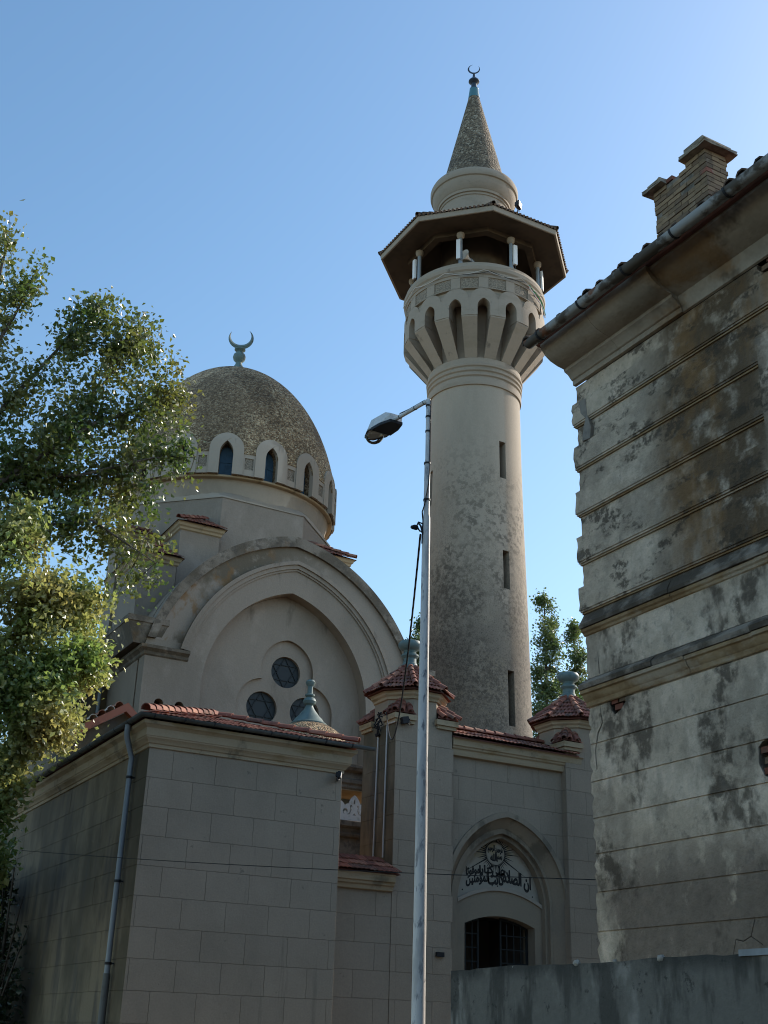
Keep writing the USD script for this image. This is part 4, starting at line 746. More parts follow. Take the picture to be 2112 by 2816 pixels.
for k in range(48):
    a = 2 * PI * k / 48; L = (.10 + .06 * (k % 2)) if k % 4 else .16
    if k in (0, 24): L = .42
    if k in (2, 22): L = .32
    if k in (44, 28): L = .72
    if k in (1, 23, 46, 26, 4, 20): L = .26
    d = np.array([math.cos(a), math.sin(a)]); n = np.array([-d[1], d[0]]); r0 = .275; L *= 1.15; w = .016 if L < .23 else .02
    if k in (44, 28): d = unit((d[0], d[1] * .95)); n = np.array([-d[1], d[0]])
    p = np.array([MCX, MCZ]); rays.ext(Polygon([p + d * r0 + n * w, p + d * r0 - n * w, p + d * (r0 + L)]), GY + .569, GY + .573)
part(gate, 'medallion_rays', rays, 'ink')
for x, z in ((16.62, 5.0), (17.50, 5.16), (17.66, 5.16), (18.72, 4.98)): part(gate, 'inscription_dot', M().ext(Point(x, z).buffer(.018), GY + .569, GY + .573), 'ink')
# cornice and tiled coping over the portal
gc = [(0, 8.08), (.10, 8.10), (.12, 8.17), (.12, 8.24), (.16, 8.27), (.17, 8.31), (.20, 8.33), (.21, 8.47), (.26, 8.50), (0, 8.55)]
part(gate, 'portal_cornice', M().sweep(gc, [(19.62, GY + .5), (19.62, GY), (15.85, GY)]), 'trim', smooth=20)
part(gate, 'coping_deck', M().hexa([(15.85, GY - .28, 8.50), (19.7, GY - .28, 8.50), (19.7, GY + 1.9, 8.50), (15.85, GY + 1.9, 8.50)], [(15.85, GY - .27, 8.53), (19.7, GY - .27, 8.53), (19.7, GY + .80, 8.93), (15.85, GY + .80, 8.93)]), 'roof_deck')
roof_face(gate, (15.86, GY - .30, 8.56), (1, 0, 0), (0, 1.08, .40), lambda s: (0, 3.82), math.hypot(1.08, .40), tw=.235, ts=.36, name='coping_tile')
ridge(gate, (15.85, GY + .80, 9.02), (19.7, GY + .80, 9.02), r=.085, step=.33)
# infill wall left of the portal with its tiled ledge
ashlar(gate, 'y', 25.02, 12.30, 14.20, [4.72, 4.14, 3.56, 2.98, 2.40, 1.82, 1.24, .66, 0.0], 1.05, ('ashlar', 'ashlar2'), shift=.6)
part(gate, 'infill_core', M().box(12.3, 14.21, 25.045, 25.5, 0, 5.05), 'mortar')
part(gate, 'ledge_cornice', M().sweep([(0, 4.68), (.06, 4.70), (.08, 4.78), (.13, 4.81), (.14, 4.86), (.18, 4.88), (.18, 5.0), (.22, 5.04), (0, 5.08)], [(14.19, 25.0), (12.30, 25.0)]), 'trim', smooth=20)
part(gate, 'ledge_deck', M().add([(12.3, 24.76, 5.05), (14.30, 24.76, 5.05), (14.15, 25.5, 5.42), (12.3, 25.5, 5.42), (12.3, 25.5, 5.0), (14.15, 25.5, 5.0)], [(0, 1, 2, 3), (0, 4, 5, 1)]), 'roof_deck')
roof_face(gate, (12.3, 24.74, 5.08), (1, 0, 0), (0, .76, .40), lambda s: (0, 2.02 - .25 * s), math.hypot(.76, .40), tw=.235, ts=.29, name='ledge_tile')

def turret(cx, cy, faces):
    h = .825; x0, x1, y0, y1 = cx - h, cx + h, cy - h, cy + h
    pier = part(gate, 'pier', M().box(x0 + .03, x1 - .03, y0 + .03, y1, 0, 8.64), 'mortar')
    plev = [8.68, 8.2, 7.62, 7.04, 6.46, 5.88, 5.30, 4.72, 4.14, 3.56, 2.98, 2.40, 1.82, 1.24, .66, 0.0]
    ashlar(pier, 'y', y0, x0, x1, plev, 0.98, ('ashlar', 'ashlar2'), shift=.35)
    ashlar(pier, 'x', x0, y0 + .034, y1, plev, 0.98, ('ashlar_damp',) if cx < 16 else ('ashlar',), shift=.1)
    ap = h - .03; R = ap / math.cos(PI / 8)
    o = lambda r, z: [(cx + r / math.cos(PI / 8) * math.sin(PI / 8 + k * PI / 4), cy + r / math.cos(PI / 8) * math.cos(PI / 8 + k * PI / 4), z) for k in range(8)]
    part(gate, 'turret_drum', M().ext(Polygon([p[:2] for p in o(ap, 0)]), 8.6, 9.50, 'z'), 'ashlar')
    prof = [(-.02, 9.30), (.04, 9.32), (.05, 9.38), (.10, 9.42), (.11, 9.47), (.15, 9.50), (-.02, 9.55)]
    path = [p[:2] for p in o(ap, 0)]
    part(gate, 'turret_cornice', M().sweep(prof, path, side=1, closed=True), 'trim')
    re, ze, za = ap + .24, 9.56, 10.42
    roof = part(gate, 'turret_roof', M().add([(cx, cy, za - .05)] + o(re - .03, ze - .04), [(0, 1 + k, 1 + (k + 1) % 8) for k in range(8)] + [(1, 1 + k + 1, 1 + k) for k in range(1, 7)]), 'roof_deck')
    E = [np.array(p) for p in o(re, ze)]; A = np.array([cx, cy, za])
    for k in range(8):
        a, b = E[(k + 1) % 8], E[k]; mid = (a + b) / 2
        if k in faces:
            W = np.linalg.norm(b - a); L = np.linalg.norm(A - mid)
            roof_face(roof, a, b - a, A - mid, lambda s, W=W, L=L: (W / 2 * s / L, W - W / 2 * s / L), L * .93, tw=.2, ts=.22, roll=.03, lift=.035)
        ridge(roof, E[k] + (0, 0, .05), A + (0, 0, .02), r=.07, step=.27)
    part(gate, 'turret_finial', M().lathe([(.26, 10.2), (.20, 10.36), (.19, 10.44), (.17, 10.46), (.165, 10.58), (.19, 10.60), (.225, 10.64), (.225, 10.68), (.18, 10.71), (.15, 10.74), (.17, 10.79), (.26, 10.84), (.305, 10.91), (.305, 10.97), (.27, 11.03), (.16, 11.07), (.02, 11.09)], (cx, cy), 28), 'copper', smooth=35)
    # little tiled caps where the square pier turns into the octagon
    for sx, sy in ((-1, -1), (1, -1), (-1, 1), (1, 1)):
        ex, ey_ = cx + sx * (h + .10), cy + sy * (h + .10); t = .62; z0, z1 = 8.90, 9.24
        cnr = np.array([ex, ey_, z0]); pa, pb = np.array([ex - sx * t, ey_, z0]), np.array([ex, ey_ - sy * t, z0]); tp = np.array([cx + sx * (h - .28), cy + sy * (h - .28), z1])
        part(gate, 'corner_cap_base', M().box(*sorted((cx + sx * (h + .05), cx + sx * (h - t + .12))), *sorted((cy + sy * (h + .05), cy + sy * (h - t + .12))), 8.655, 8.74).box(*sorted((cx + sx * (h + .09), cx + sx * (h - t + .08))), *sorted((cy + sy * (h + .09), cy + sy * (h - t + .08))), 8.742, 8.875), 'trim')
        cap = part(gate, 'corner_cap', M().add([cnr, pa, pb, tp, (cx + sx * (h - .3), cy + sy * (h - .3), z0)], [(0, 1, 3), (0, 3, 2), (1, 4, 3), (2, 3, 4), (0, 4, 1), (0, 2, 4)]), 'tile2')
        for e in (pa, pb):
            d = unit(tp - cnr)
            for q in (.3, .72):
                s_ = cnr + (e - cnr) * q; en_ = tp + (e - cnr) * q * .45
                ridge(cap, s_ + (0, 0, .02), en_ + (0, 0, .03), r=.075, step=.26, name='cap_tile')
        ridge(cap, cnr + (0, 0, .03), tp + (0, 0, .06), r=.075, step=.24, name='cap_tile')
turret(15.03, 25.83, (3, 4, 5, 6, 2)); turret(20.13, 25.83, (3, 4, 5, 6))
part(gate, 'right_wall', M().box(20.95, 24.5, 25.6, 26.2, 0, 8.0), 'ashlar')

# ------------------------------------------------------------------ derelict house (right)
XR, YC = 9.0, 11.18
house = thing('derelict_house', 'derelict two-storey house with stained banded plaster, ledges and a rusted gutter', 'house', (XR, YC, 0))
part(house, 'wall_core', M().box(XR + .14, 19.0, -14.0, YC - .06, 0, 9.9), 'rubble')
holes = shapely.union_all([Polygon([(7.86, 9.86), (7.62, 9.88), (7.60, 9.60), (7.66, 9.53), (7.80, 9.56), (7.89, 9.66)]), Polygon([(8.55, 4.36), (8.46, 4.43), (8.30, 4.4), (8.28, 4.12), (8.42, 4.04), (8.50, 4.07), (8.56, 4.2)]),
    Polygon([(10.80, 5.36), (10.66, 5.37), (10.52, 5.33), (10.50, 5.24), (10.59, 5.17), (10.70, 5.13), (10.76, 5.20)]),
    Polygon([(10.97, 5.46), (10.955, 5.26), (10.92, 5.08), (11.01, 4.96), (11.07, 4.77), (11.055, 4.55), (11.075, 4.55), (11.09, 4.77), (11.03, 4.98), (10.94, 5.08), (10.965, 5.26), (10.985, 5.46)]),
    Polygon([(10.965, 5.98), (10.945, 5.82), (10.935, 5.68), (10.955, 5.68), (10.96, 5.82)]),
    shapely.LineString([(8.80, 2.75), (8.87, 2.6), (8.97, 2.56), (9.07, 2.58), (9.12, 2.45)]).buffer(.004), shapely.LineString([(8.87, 2.6), (8.73, 2.52)]).buffer(.004)])
def rough(y0, y1, z0, z1, amp=.012, seed=0):
    r = np.random.default_rng(seed); k = max(3, int((z1 - z0) / .05))
    edge = [(y1 + r.uniform(-amp * 1.6, amp * .4), z) for z in np.linspace(z0, z1, k)]
    return Polygon([(y0, z0)] + edge + [(y0, z1)])
def course(z0, z1, off, m, nm='plaster_course', seed=0, amp=.012, label=None):
    pg = rough(-14.0, YC + off * .9, z0, z1, amp, seed).difference(holes)
    return part(house, nm, M().ext(pg, XR - off, XR + .137, 'x'), m, label=label)
up_ = [(9.44, 9.72, 0), (9.10, 9.437, .05), (8.80, 9.097, 0), (8.46, 8.797, .05), (8.15, 8.457, 0), (7.81, 8.147, .05), (7.52, 7.807, 0), (7.15, 7.517, .05), (6.84, 7.147, 0), (6.50, 6.837, .05)]
for i, (a, b, o) in enumerate(up_):
    course(a + (.037 if o else 0), b - (.0 if o else .012), o, 'old_plaster', seed=i, amp=.02 if o else .012)
    if o:
        part(house, 'course_bead', M().ext(rough(-14.0, YC + .03, a + .010, a + .034, .006, 50 + i).difference(holes), XR - .040, XR + .137, 'x'), 'old_plaster')
        part(house, 'course_fillet', M().ext(rough(-14.0, YC + .02, a - .012, a + .009, .006, 70 + i).difference(holes), XR - .022, XR + .137, 'x'), 'ledge_soffit')
course(5.665, 6.20, 0, 'old_plaster_low', seed=31)
lower = [5.30, 4.86, 4.42, 4.0, 3.60, 3.18, 2.76, 2.34, 1.9, 1.45, 1.0, .5, 0]
for i in range(len(lower) - 1): course(lower[i + 1] + .007, lower[i] - .007, .0, 'old_plaster_low', seed=40 + i, amp=.03)
part(house, 'plaster_backing', M().ext(sbox(-14.0, 0, YC - .02, 9.72).difference(holes), XR + .016, XR + .1365, 'x'), 'old_plaster_low')
led1t = [(0, 6.285), (.085, 6.29), (.09, 6.335), (.05, 6.40), (0, 6.49)]; led1b = [(0, 6.20), (.02, 6.21), (.03, 6.235), (.055, 6.25), (.065, 6.282), (0, 6.284)]
led2t = [(0, 5.50), (.13, 5.505), (.14, 5.56), (.08, 5.61), (0, 5.66)]; led2b = [(0, 5.31), (.015, 5.32), (.025, 5.37), (.045, 5.385), (.07, 5.42), (.08, 5.45), (.11, 5.46), (.115, 5.498), (0, 5.499)]
def brk(prof, cuts, m_, nm, ends=YC + .01):
    ys = [-14.0] + cuts + [ends]
    for i in range(len(ys) - 1):
        j = 1.0 - .16 * (i % 2); pr_ = [(o * j, z) for o, z in prof]
        part(house, nm, M().sweep(pr_, [(XR, ys[i]), (XR, ys[i + 1] - (.004 if i < len(ys) - 2 else .0))]), m_, smooth=25)
brk(led1t, [8.9, 9.6], 'old_ledge', 'upper_ledge'); brk(led1b, [8.3, 9.6], 'ledge_soffit', 'upper_ledge_moulding')
brk(led2t, [8.4, 9.9], 'old_ledge', 'lower_ledge'); brk(led2b, [8.4, 9.4], 'ledge_soffit', 'lower_ledge_moulding')
ci = [(0, 9.72), (.05, 9.725), (.055, 9.79), (.08, 9.80), (.13, 9.86), (.19, 9.89), (.20, 9.93), (.30, 9.945), (.42, 9.985), (.50, 10.04), (.55, 10.10), (.57, 10.13), (.59, 10.22), (0, 10.26)]
cb = [(0, 9.72), (.03, 9.73), (.04, 9.79), (.07, 9.84), (.10, 9.92), (.22, 9.96), (.36, 10.02), (.44, 10.10), (.52, 10.16), (.54, 10.22), (0, 10.26)]
part(house, 'cornice', M().sweep(ci, [(XR, 9.05), (XR, 10.2)], side=1), 'old_cornice', smooth=25)
part(house, 'cornice', M().sweep([(o * 1.0, z) for o, z in ci], [(XR, 10.203), (XR, YC - .01)], side=1), 'old_cornice', smooth=25)
part(house, 'cornice', M().sweep(cb, [(XR, -14.0), (XR, 9.046)], side=1), 'old_cornice', smooth=25, label='broken length of cornice that has lost its lower moulding')
part(house, 'plaster_patch', M().ext(Polygon([(11.05, 9.43), (10.92, 9.41), (10.90, 9.16), (10.83, 8.95), (10.86, 8.80), (11.02, 8.82), (10.98, 9.01), (10.93, 9.12), (11.03, 9.24)]), XR - .056, XR - .01, 'x'), 'grey_patch', label='grey mortar patch')
part(house, 'window_surround', M().box(XR - .10, XR + .1, 7.1, 7.93, 6.6, 8.62), 'old_plaster')
k = 0
for yy, zz in ((7.72, 9.80), (7.70, 9.72), (7.78, 9.64), (8.48, 4.33), (8.44, 4.22), (8.46, 4.12), (8.38, 4.3), (10.72, 5.30), (10.6, 5.30), (10.66, 5.22)):
    part(house, 'exposed_brick', M().box(XR + .02, XR + .139, yy - .085, yy + .055, zz - .032, zz + .030), ('brick2', 'brick3')[k % 2]); k += 1
gt = part(house, 'gutter', gutter([(8.27, -14.0), (8.27, YC + .06)], 10.20, .082), 'old_gutter', smooth=40)
for y in np.arange(3.2, 11.3, .86): part(gt, 'gutter_strap', M().sweep([(.092 * math.cos(a), 10.2 + .092 * math.sin(a)) for a in np.linspace(PI, 2 * PI, 9)] + [(.086 * math.cos(a), 10.2 + .086 * math.sin(a)) for a in np.linspace(2 * PI, PI, 9)], [(8.27, y), (8.27, y + .03)]), 'black_metal')
sl = .47
part(house, 'roof_deck', M().hexa([(8.42, -14.0, 10.19), (13.9, -14.0, 10.12), (13.9, YC + .05, 10.12), (8.42, YC + .05, 10.19)], [(8.36, -14.0, 10.22), (13.9, -14.0, 10.22 + 5.54 * sl), (13.9, YC + .05, 10.22 + 5.54 * sl), (8.36, YC + .05, 10.22)]), 'roof_deck')
hx = unit((1, 0, sl))
for j in range(44):
    y = 1.7 + j * .222
    for r_ in range(3):
        if RNG.random() < .12 and r_ == 0: continue
        a = np.array([8.30, y, 10.175]) + hx * (r_ * .42 + RNG.uniform(-.06, .05)) + (0, RNG.uniform(-.02, .02), RNG.uniform(0, .02)); b = a + hx * .5
        th = np.linspace(0, PI, 6); side = np.array([0, 1., 0]); w = np.cross(hx, side); w = w if w[2] > 0 else -w; V = []
        for p, rr, l in ((a, .10, .03), (b, .082, 0)):
            for q in (rr, rr - .018): V += [p + w * l + side * math.cos(t) * q + w * math.sin(t) * q for t in th]
        f = []
        for i in range(5): f += [(i, i + 1, 13 + i, 12 + i), (6 + i, 18 + i, 19 + i, 7 + i), (i, 6 + i, 7 + i, i + 1)]
        part(house, 'roof_tile', M().add(V, f), ('old_tile', 'old_tile2')[int(RNG.integers(2))], smooth=50)
# chimney of bare bricks, its cap half gone
CX0, CX1, CY0, CY1, CZ0 = 9.60, 9.99, 9.05, 10.06, 11.0
chim = part(house, 'chimney', M().box(CX0 + .014, CX1 - .014, CY0 + .014, CY1 - .014, 10.5, 12.42), 'brick_mortar')
bh, bl = .0755, .253
for i in range(20):
    z0 = CZ0 + i * bh; z1 = z0 + bh - .011; o = (i % 2) * bl / 2
    if z1 > 12.50: break
    y = CY0 - o
    while y < CY1 - .02:
        a, b = max(y, CY0), min(y + bl - .011, CY1); y += bl
        if b - a < .03: continue
        if i >= 18 and 9.45 < (a + b) / 2 < 9.75: continue
        if (i, round(a, 1)) in ((11, 9.6), (12, 9.5)) or RNG.random() < .025: continue
        part(chim, 'brick', M().box(CX0 + RNG.uniform(-.006, .006), CX0 + .12, a, b, z0, z1 + RNG.uniform(-.004, .002)), ('brick', 'brick', 'brick2', 'brick', 'brick3' if RNG.random() < .5 else 'brick')[int(RNG.integers(5))])
    x = CX0 + .122 - (.0 if i % 2 else .12)
    while x < CX1 - .02:
        a, b = max(x, CX0 + .122), min(x + bl - .011, CX1); x += bl
        if b - a < .03: continue
        part(chim, 'brick', M().box(a, b, CY0 + RNG.uniform(-.005, .005), CY0 + .1, z0, z1), ('brick', 'brick2', 'brick')[int(RNG.integers(3))])
        part(chim, 'brick', M().box(a, b, CY1 - .1, CY1 + RNG.uniform(-.01, .008), z0, z1), ('brick', 'brick2')[int(RNG.integers(2))])
def slab(x0, x1, y0, y1, z0, z1, seed):
    t = trimesh.creation.box([x1 - x0, y1 - y0, z1 - z0]).subdivide().subdivide(); t.apply_translation([(x0 + x1) / 2, (y0 + y1) / 2, (z0 + z1) / 2])
    v = np.array(t.vertices); v += np.random.default_rng(seed).normal(0, .007, v.shape); return M().add(v, np.array(t.faces))
part(chim, 'chimney_cap', slab(CX0 - .10, CX1 + .10, CY0 - .11, 9.44, 12.515, 12.575, 1).tm(trimesh.creation.box([CX1 - CX0 + .12, .36, .09], trimesh.transformations.translation_matrix([(CX0 + CX1) / 2, 9.19, 12.62]))), 'cap_stone', label='surviving end of the chimney cap, upper')
part(chim, 'chimney_cap', slab(CX0 - .10, CX1 + .08, 9.80, CY1 + .12, 12.44, 12.50, 2).tm(trimesh.creation.box([CX1 - CX0 + .1, .26, .07], trimesh.transformations.translation_matrix([(CX0 + CX1) / 2, 9.99, 12.535]))), 'cap_stone', label='surviving end of the chimney cap, lower')

# ------------------------------------------------------------------ yard wall (lower right)
ywall = thing('yard_wall', 'low stained concrete yard wall in front of the derelict house', 'wall', (6.0, 9.48, 0))
yy = np.linspace(1.0, 9.48, 60); tp = 2.165 + .008 * np.sin(yy * 3.1) + np.random.default_rng(3).normal(0, .003, 60)
part(ywall, 'wall_slab', M().ext(Polygon([(1.0, 0)] + [(9.48, 0)] + list(zip(yy[::-1], tp[::-1]))), 6.0, 6.2, 'x'), 'concrete')
for y, s in ((7.72, .03), (7.28, .016), (6.78, .03), (8.55, .014)):
    t = trimesh.creation.icosphere(2, s); v = np.array(t.vertices) * (.8, 1.2, .8); v += np.random.default_rng(int(y * 100)).normal(0, s * .08, v.shape)
    part(ywall, 'mortar_lump', M().add(v + (6.01, y, 2.165), np.array(t.faces)), 'mortar_pale', smooth=True)
part(ywall, 'metal_flashing', M().box(5.985, 6.21, 4.9, 6.02, 2.15, 2.19), 'zinc')

# ------------------------------------------------------------------ street lamp
LX, LY = 6.93, 11.58
lamp = thing('street_lamp', 'tall stepped steel street lamp with worn white paint and a single arm', 'street lamp', (LX, LY, 0))
part(lamp, 'pole', M().lathe([(.078, 0), (.073, 1.8), (.066, 3.6), (.058, 5.2), (.050, 6.9), (.046, 7.45), (.038, 7.5), (.036, 8.2), (.0285, 8.25), (.027, 9.10), (.0, 9.12)], (LX, LY), 24), 'pole_paint', smooth=30)
arm_d = unit((0, 1, .13))
A0 = np.array([LX, LY, 9.09])
part(lamp, 'arm', M().tube([A0, A0 + arm_d * .5, A0 + arm_d * .95], .027, 12), 'lamp_white', smooth=40)
for z, r in ((9.00, .03), (8.84, .03), (8.63, .031), (8.18, .04), (7.68, .041)): part(lamp, 'clamp_band', M().lathe([(r - .002, z), (r + .004, z), (r + .004, z + .022), (r - .002, z + .022)], (LX, LY), 16), 'black_metal')
for s in (.09, .32, .72): part(lamp, 'clamp_band', M().tube([A0 + arm_d * s, A0 + arm_d * (s + .012)], .031, 12), 'black_metal')
hd_d = unit((0, 1, .10)); hu = np.cross((1, 0, 0), hd_d); H0 = A0 + arm_d * .84
def hp(s, w, h): return H0 + hd_d * s * .84 + np.array([w * .9, 0, 0]) + hu * h * .9
hull = lambda pts: (lambda t: M().add(np.array(t.vert_properties[:, :3]), np.array(t.tri_verts)))(m3.Manifold.hull_points(np.array(pts)).to_mesh())
head = part(lamp, 'lamp_head', hull([hp(0, w * .10, h) for w in (-1, 1) for h in (-.03, .07)] + [hp(.22, w * .15, -.03) for w in (-1, 1)] + [hp(.2, w * .09, .15) for w in (-1, 1)] + [hp(.62, w * .17, -.03) for w in (-1, 1)] + [hp(.66, w * .10, .16) for w in (-1, 1)] + [hp(.93, w * .07, -.02) for w in (-1, 1)] + [hp(.88, w * .05, .09) for w in (-1, 1)]), 'lamp_white')
part(head, 'gear_hatch', hull([hp(s, w * q, h) for w in (-1, 1) for s, q in ((-.02, .105), (.22, .16), (.5, .172)) for h in (-.075, -.033)]), 'black_metal')
part(head, 'reflector', hull([hp(s, w * q, h) for w in (-1, 1) for s, q in ((.503, .165), (.64, .165), (.9, .065)) for h in (-.05, -.034)]), 'reflector')
part(head, 'lamp_rim', M().tube([hp(s, w, -.052) for s, w in ((.505, -.165), (.64, -.165), (.90, -.07), (.93, 0), (.90, .07), (.64, .165), (.505, .165), (.505, -.165))], .009, 6), 'black_metal')
bw = trimesh.creation.icosphere(3, 1.0); bv = np.array(bw.vertices); bf = np.array(bw.faces); keep = (bv[bf][:, :, 2] < .02).all(1)
bq = np.array([hp(.70 + v[1] * .19, v[0] * .135, -.053 + min(0, v[2]) * .135) for v in bv])
part(head, 'glass_bowl', M().add(bq, bf[keep]), 'clear_glass', smooth=True)
cabp = [A0 + arm_d * .74 + (0, 0, .05), A0 + arm_d * .5 + (0, 0, .034), A0 + arm_d * .1 + (0, 0, .034), A0 + (.03, -.02, .0)] + [np.array([LX + .02, LY - .03, z]) for z in (8.8, 8.4, 8.2)] + [np.array([LX - .005, LY - .05, 7.9]), np.array([LX - .05, LY - .03, 7.6]), np.array([LX - .062, LY, 7.52]), np.array([LX - .05, LY, 7.4]), np.array([LX - .06, LY, 7.1])]
part(lamp, 'lamp_cable', M().tube(cabp, .008, 6), 'cable')
br = part(lamp, 'cable_bracket', M().tube([(LX - .04, LY, 7.36), (LX - .10, LY + .02, 7.38), (LX - .13, LY + .02, 7.31)], .010, 6).tube([(LX - .04, LY, 7.22), (LX - .08, LY, 7.33), (LX - .11, LY + .02, 7.37)], .013, 6), 'black_metal')
part(br, 'insulator', M().tube([(LX - .20, LY + .02, 7.29), (LX - .15, LY + .02, 7.30), (LX - .12, LY + .02, 7.30)], [.02, .034, .03], 10).tube([(LX - .13, LY + .02, 7.30), (LX - .05, LY, 7.24)], .008, 6).tube([(LX - .12, LY + .02, 7.33), (LX - .09, LY, 7.25)], .007, 6), 'cable')

# ------------------------------------------------------------------ cables, conduits, fittings
def catenary(a, b, sag, n=24): a, b = np.array(a, float), np.array(b, float); return [a + (b - a) * t - np.array([0, 0, sag * 4 * t * (1 - t)]) for t in np.linspace(0, 1, n)]
single('drop_cable', M().tube(catenary((6.86, 11.6, 7.22), (14.12, 25.35, 8.95), 1.45), .013, 6), 'cable', 'thick black cable sagging from the street lamp to the gateway turret', 'cable')
single('overhead_wire', M().tube(catenary((8.99, 11.16, 3.32), (5.25, 23.0, 4.56), .05, 30), .0055, 5), 'cable', 'thin dark wire strung low across the picture in front of annex and gateway', 'wire')
clamp = thing('cable_clamp', 'black bundle of cable clamps and insulators on the left turret pier', 'cable clamp', (14.1, 25.7, 8.5))
cm = M()
rr = np.random.default_rng(5)
for k in range(9):
    a = np.array([14.08, 25.62 + rr.uniform(-.1, .12), 9.02 - k * .04]); cm.tube([a, a + rr.uniform(-.08, .08, 3) + (0, 0, -.08), a + rr.uniform(-.07, .07, 3) + (0, .03, -.2)], .018, 6)
cm.tube([(14.16, 25.7, 9.0), (14.1, 25.66, 8.95), (14.1, 25.4, 8.93)], .016, 6)
part(clamp, 'clamp_body', cm, 'cable')
part(clamp, 'cable_tail', M().tube([(14.1, 25.72, 8.8), (14.12, 25.78, 8.6), (14.14, 25.82, 8.47)], .022, 6), 'cable')
part(clamp, 'conduit_head', M().tube([(14.15, 25.83, 8.50), (14.15, 25.83, 8.44)], [.07, .055], 10), 'cable')
single('conduit', M().tube([(14.17, 25.83, 8.46), (14.17, 25.87, 7.0), (14.17, 25.90, 5.5)], .02, 8), 'conduit', 'pale conduit below the insulators on the turret pier, the farther of two', 'conduit', group='conduits on the turret pier')
single('conduit', M().tube([(14.34, 24.985, 8.66), (14.17, 24.985, 8.66), (14.17, 25.37, 8.67), (14.17, 25.39, 8.6), (14.17, 25.43, 5.5)], .02, 8), 'conduit', 'pale conduit that bends round the front corner of the turret pier', 'conduit', group='conduits on the turret pier')
def floodlight(name, label, p, fwd, s=1.0, stalk=None):
    fwd = unit(fwd); sd = unit(np.cross(fwd, (0, 0, 1))); u = np.cross(sd, fwd); p = np.array(p)
    t = thing(name, label, 'floodlight', p)
    part(t, 'housing', M().obox(p, sd, fwd, u, .26 * s, .10 * s, .18 * s).obox(p - fwd * .07 * s, sd, fwd, u, .2 * s, .06 * s, .12 * s), 'black_metal')
    part(t, 'lens', M().obox(p + fwd * .053 * s, sd, fwd, u, .23 * s, .008, .15 * s), 'white_plastic')
    q = M()
    for k in (-1, 1): q.tube([p + sd * k * .14 * s, p + sd * k * .14 * s - u * .16 * s - fwd * .03], .012, 6)
    q.tube([p - sd * .14 * s - u * .16 * s - fwd * .03, p + sd * .14 * s - u * .16 * s - fwd * .03], .012, 6)
    if stalk is not None: q.tube([p - u * .16 * s - fwd * .03, stalk], .02, 6)
    part(t, 'bracket', q, 'black_metal'); return t
floodlight('floodlight', 'black floodlight on a bracket at the top right corner of the annex wall', (12.14, 23.86, 6.93), (.72, -.45, -.1), .75, (12.2, 24.0, 6.85))
floodlight('floodlight', 'small floodlight standing up from the edge of the minaret canopy', (24.05, 33.12, 33.55), (.5, -.75, -.1), 1.35, (24.0, 33.2, 32.86))
bx = thing('junction_box', 'black junction box with frayed cables on the front of the left turret pier', 'junction box', (14.38, 24.9, 8.7))
part(bx, 'box_body', M().obox((14.38, 24.90, 8.70), unit((1, 0, .25)), (0, 1, 0), unit((-.25, 0, 1)), .18, .14, .16), 'cable')
bm = M()
for k in range(6): bm.tube([(14.38, 24.86, 8.7), (14.38 + rr.uniform(-.12, .2), 24.84, 8.7 + rr.uniform(-.14, .12))], .016, 5)
part(bx, 'loose_cable', bm, 'cable')
single('wall_camera', M().obox((15.50, 25.0, 3.41), (1, 0, 0), (0, 1, 0), (0, 0, 1), .20, .12, .10).box(15.56, 15.59, 24.99, 25.21, 3.40, 3.43), 'cable', 'small black camera on the gateway wall just right of the lamp pole', 'camera')
def antenna(k, label):
    c = colpos(k); o = unit(c - MC); s = np.array([-o[1], o[0]])
    if s @ rv < 0: s = -s
    p = np.array([*(c + o * .16 + s * (.10 if k in (3, 4) else (-.14 if k == 6 else -.06 if k == 5 else .12))), 31.55]); t = thing('antenna', label, 'antenna', (p[0], p[1], 31.0), 'panel antennas on the minaret balcony columns')
    part(t, 'antenna_panel', M().obox(p, (s[0], s[1], 0), (o[0], o[1], 0), (0, 0, 1), .17, .09, .95), 'white_plastic')
    part(t, 'antenna_mount', M().tube([(c[0], c[1], 31.3), tuple(p - (0, 0, .25))], .02, 6).tube([(c[0], c[1], 31.8), tuple(p + (0, 0, .25))], .02, 6).tube([tuple(p - (0, 0, .5)), tuple(p - (0, 0, .75))], .015, 6), 'black_metal')
for k, lb in ((3, 'white panel antenna on the far right balcony column, next to the coloured ribbon'), (4, 'white panel antenna on the balcony column under the floodlight'), (5, 'white panel antenna on the balcony column beside the horn loudspeaker'), (6, 'white panel antenna on the far left balcony column of the minaret')): antenna(k, lb)
hc = np.array([*(MC + mdir(math.radians(-6)) * 2.72), 31.25]); hf = unit(np.array([*mdir(math.radians(-40)), .15]))
horn = thing('horn_loudspeaker', 'grey horn loudspeaker on the minaret parapet between two columns', 'loudspeaker', hc)
part(horn, 'horn_bell', M().tube([hc - hf * .22, hc - hf * .05, hc + hf * .12, hc + hf * .22], [.05, .07, .16, .25], 18, cap=False), 'conduit', smooth=50)
part(horn, 'horn_driver', M().tube([hc - hf * .36, hc - hf * .2], .09, 12), 'zinc', smooth=40)
part(horn, 'horn_foot', M().tube([hc - hf * .2, (hc[0], hc[1], 30.8)], .025, 6), 'black_metal')
def ringwire(name, ph0, ph1, z, sag, label, r=.022, m_='conduit', waves=5):
    pts = []
    for t in np.linspace(0, 1, 60):
        d = mdir(math.radians(ph0 + (ph1 - ph0) * t)); w = abs(math.sin(t * waves * PI)); R_ = 3.06 if z > 30.2 else 3.0
        pts.append((*(MC + d * R_), z - sag * w))
    single(name, M().tube(pts, r, 5), m_, label, 'cable')
ringwire('balcony_cable', -85, 70, 30.42, .22, 'pale cable looped loosely round the minaret parapet', .014)
ringwire('balcony_cable', -20, 45, 30.36, .18, 'dark cable sagging across the front of the minaret parapet', .014, 'cable', 2)
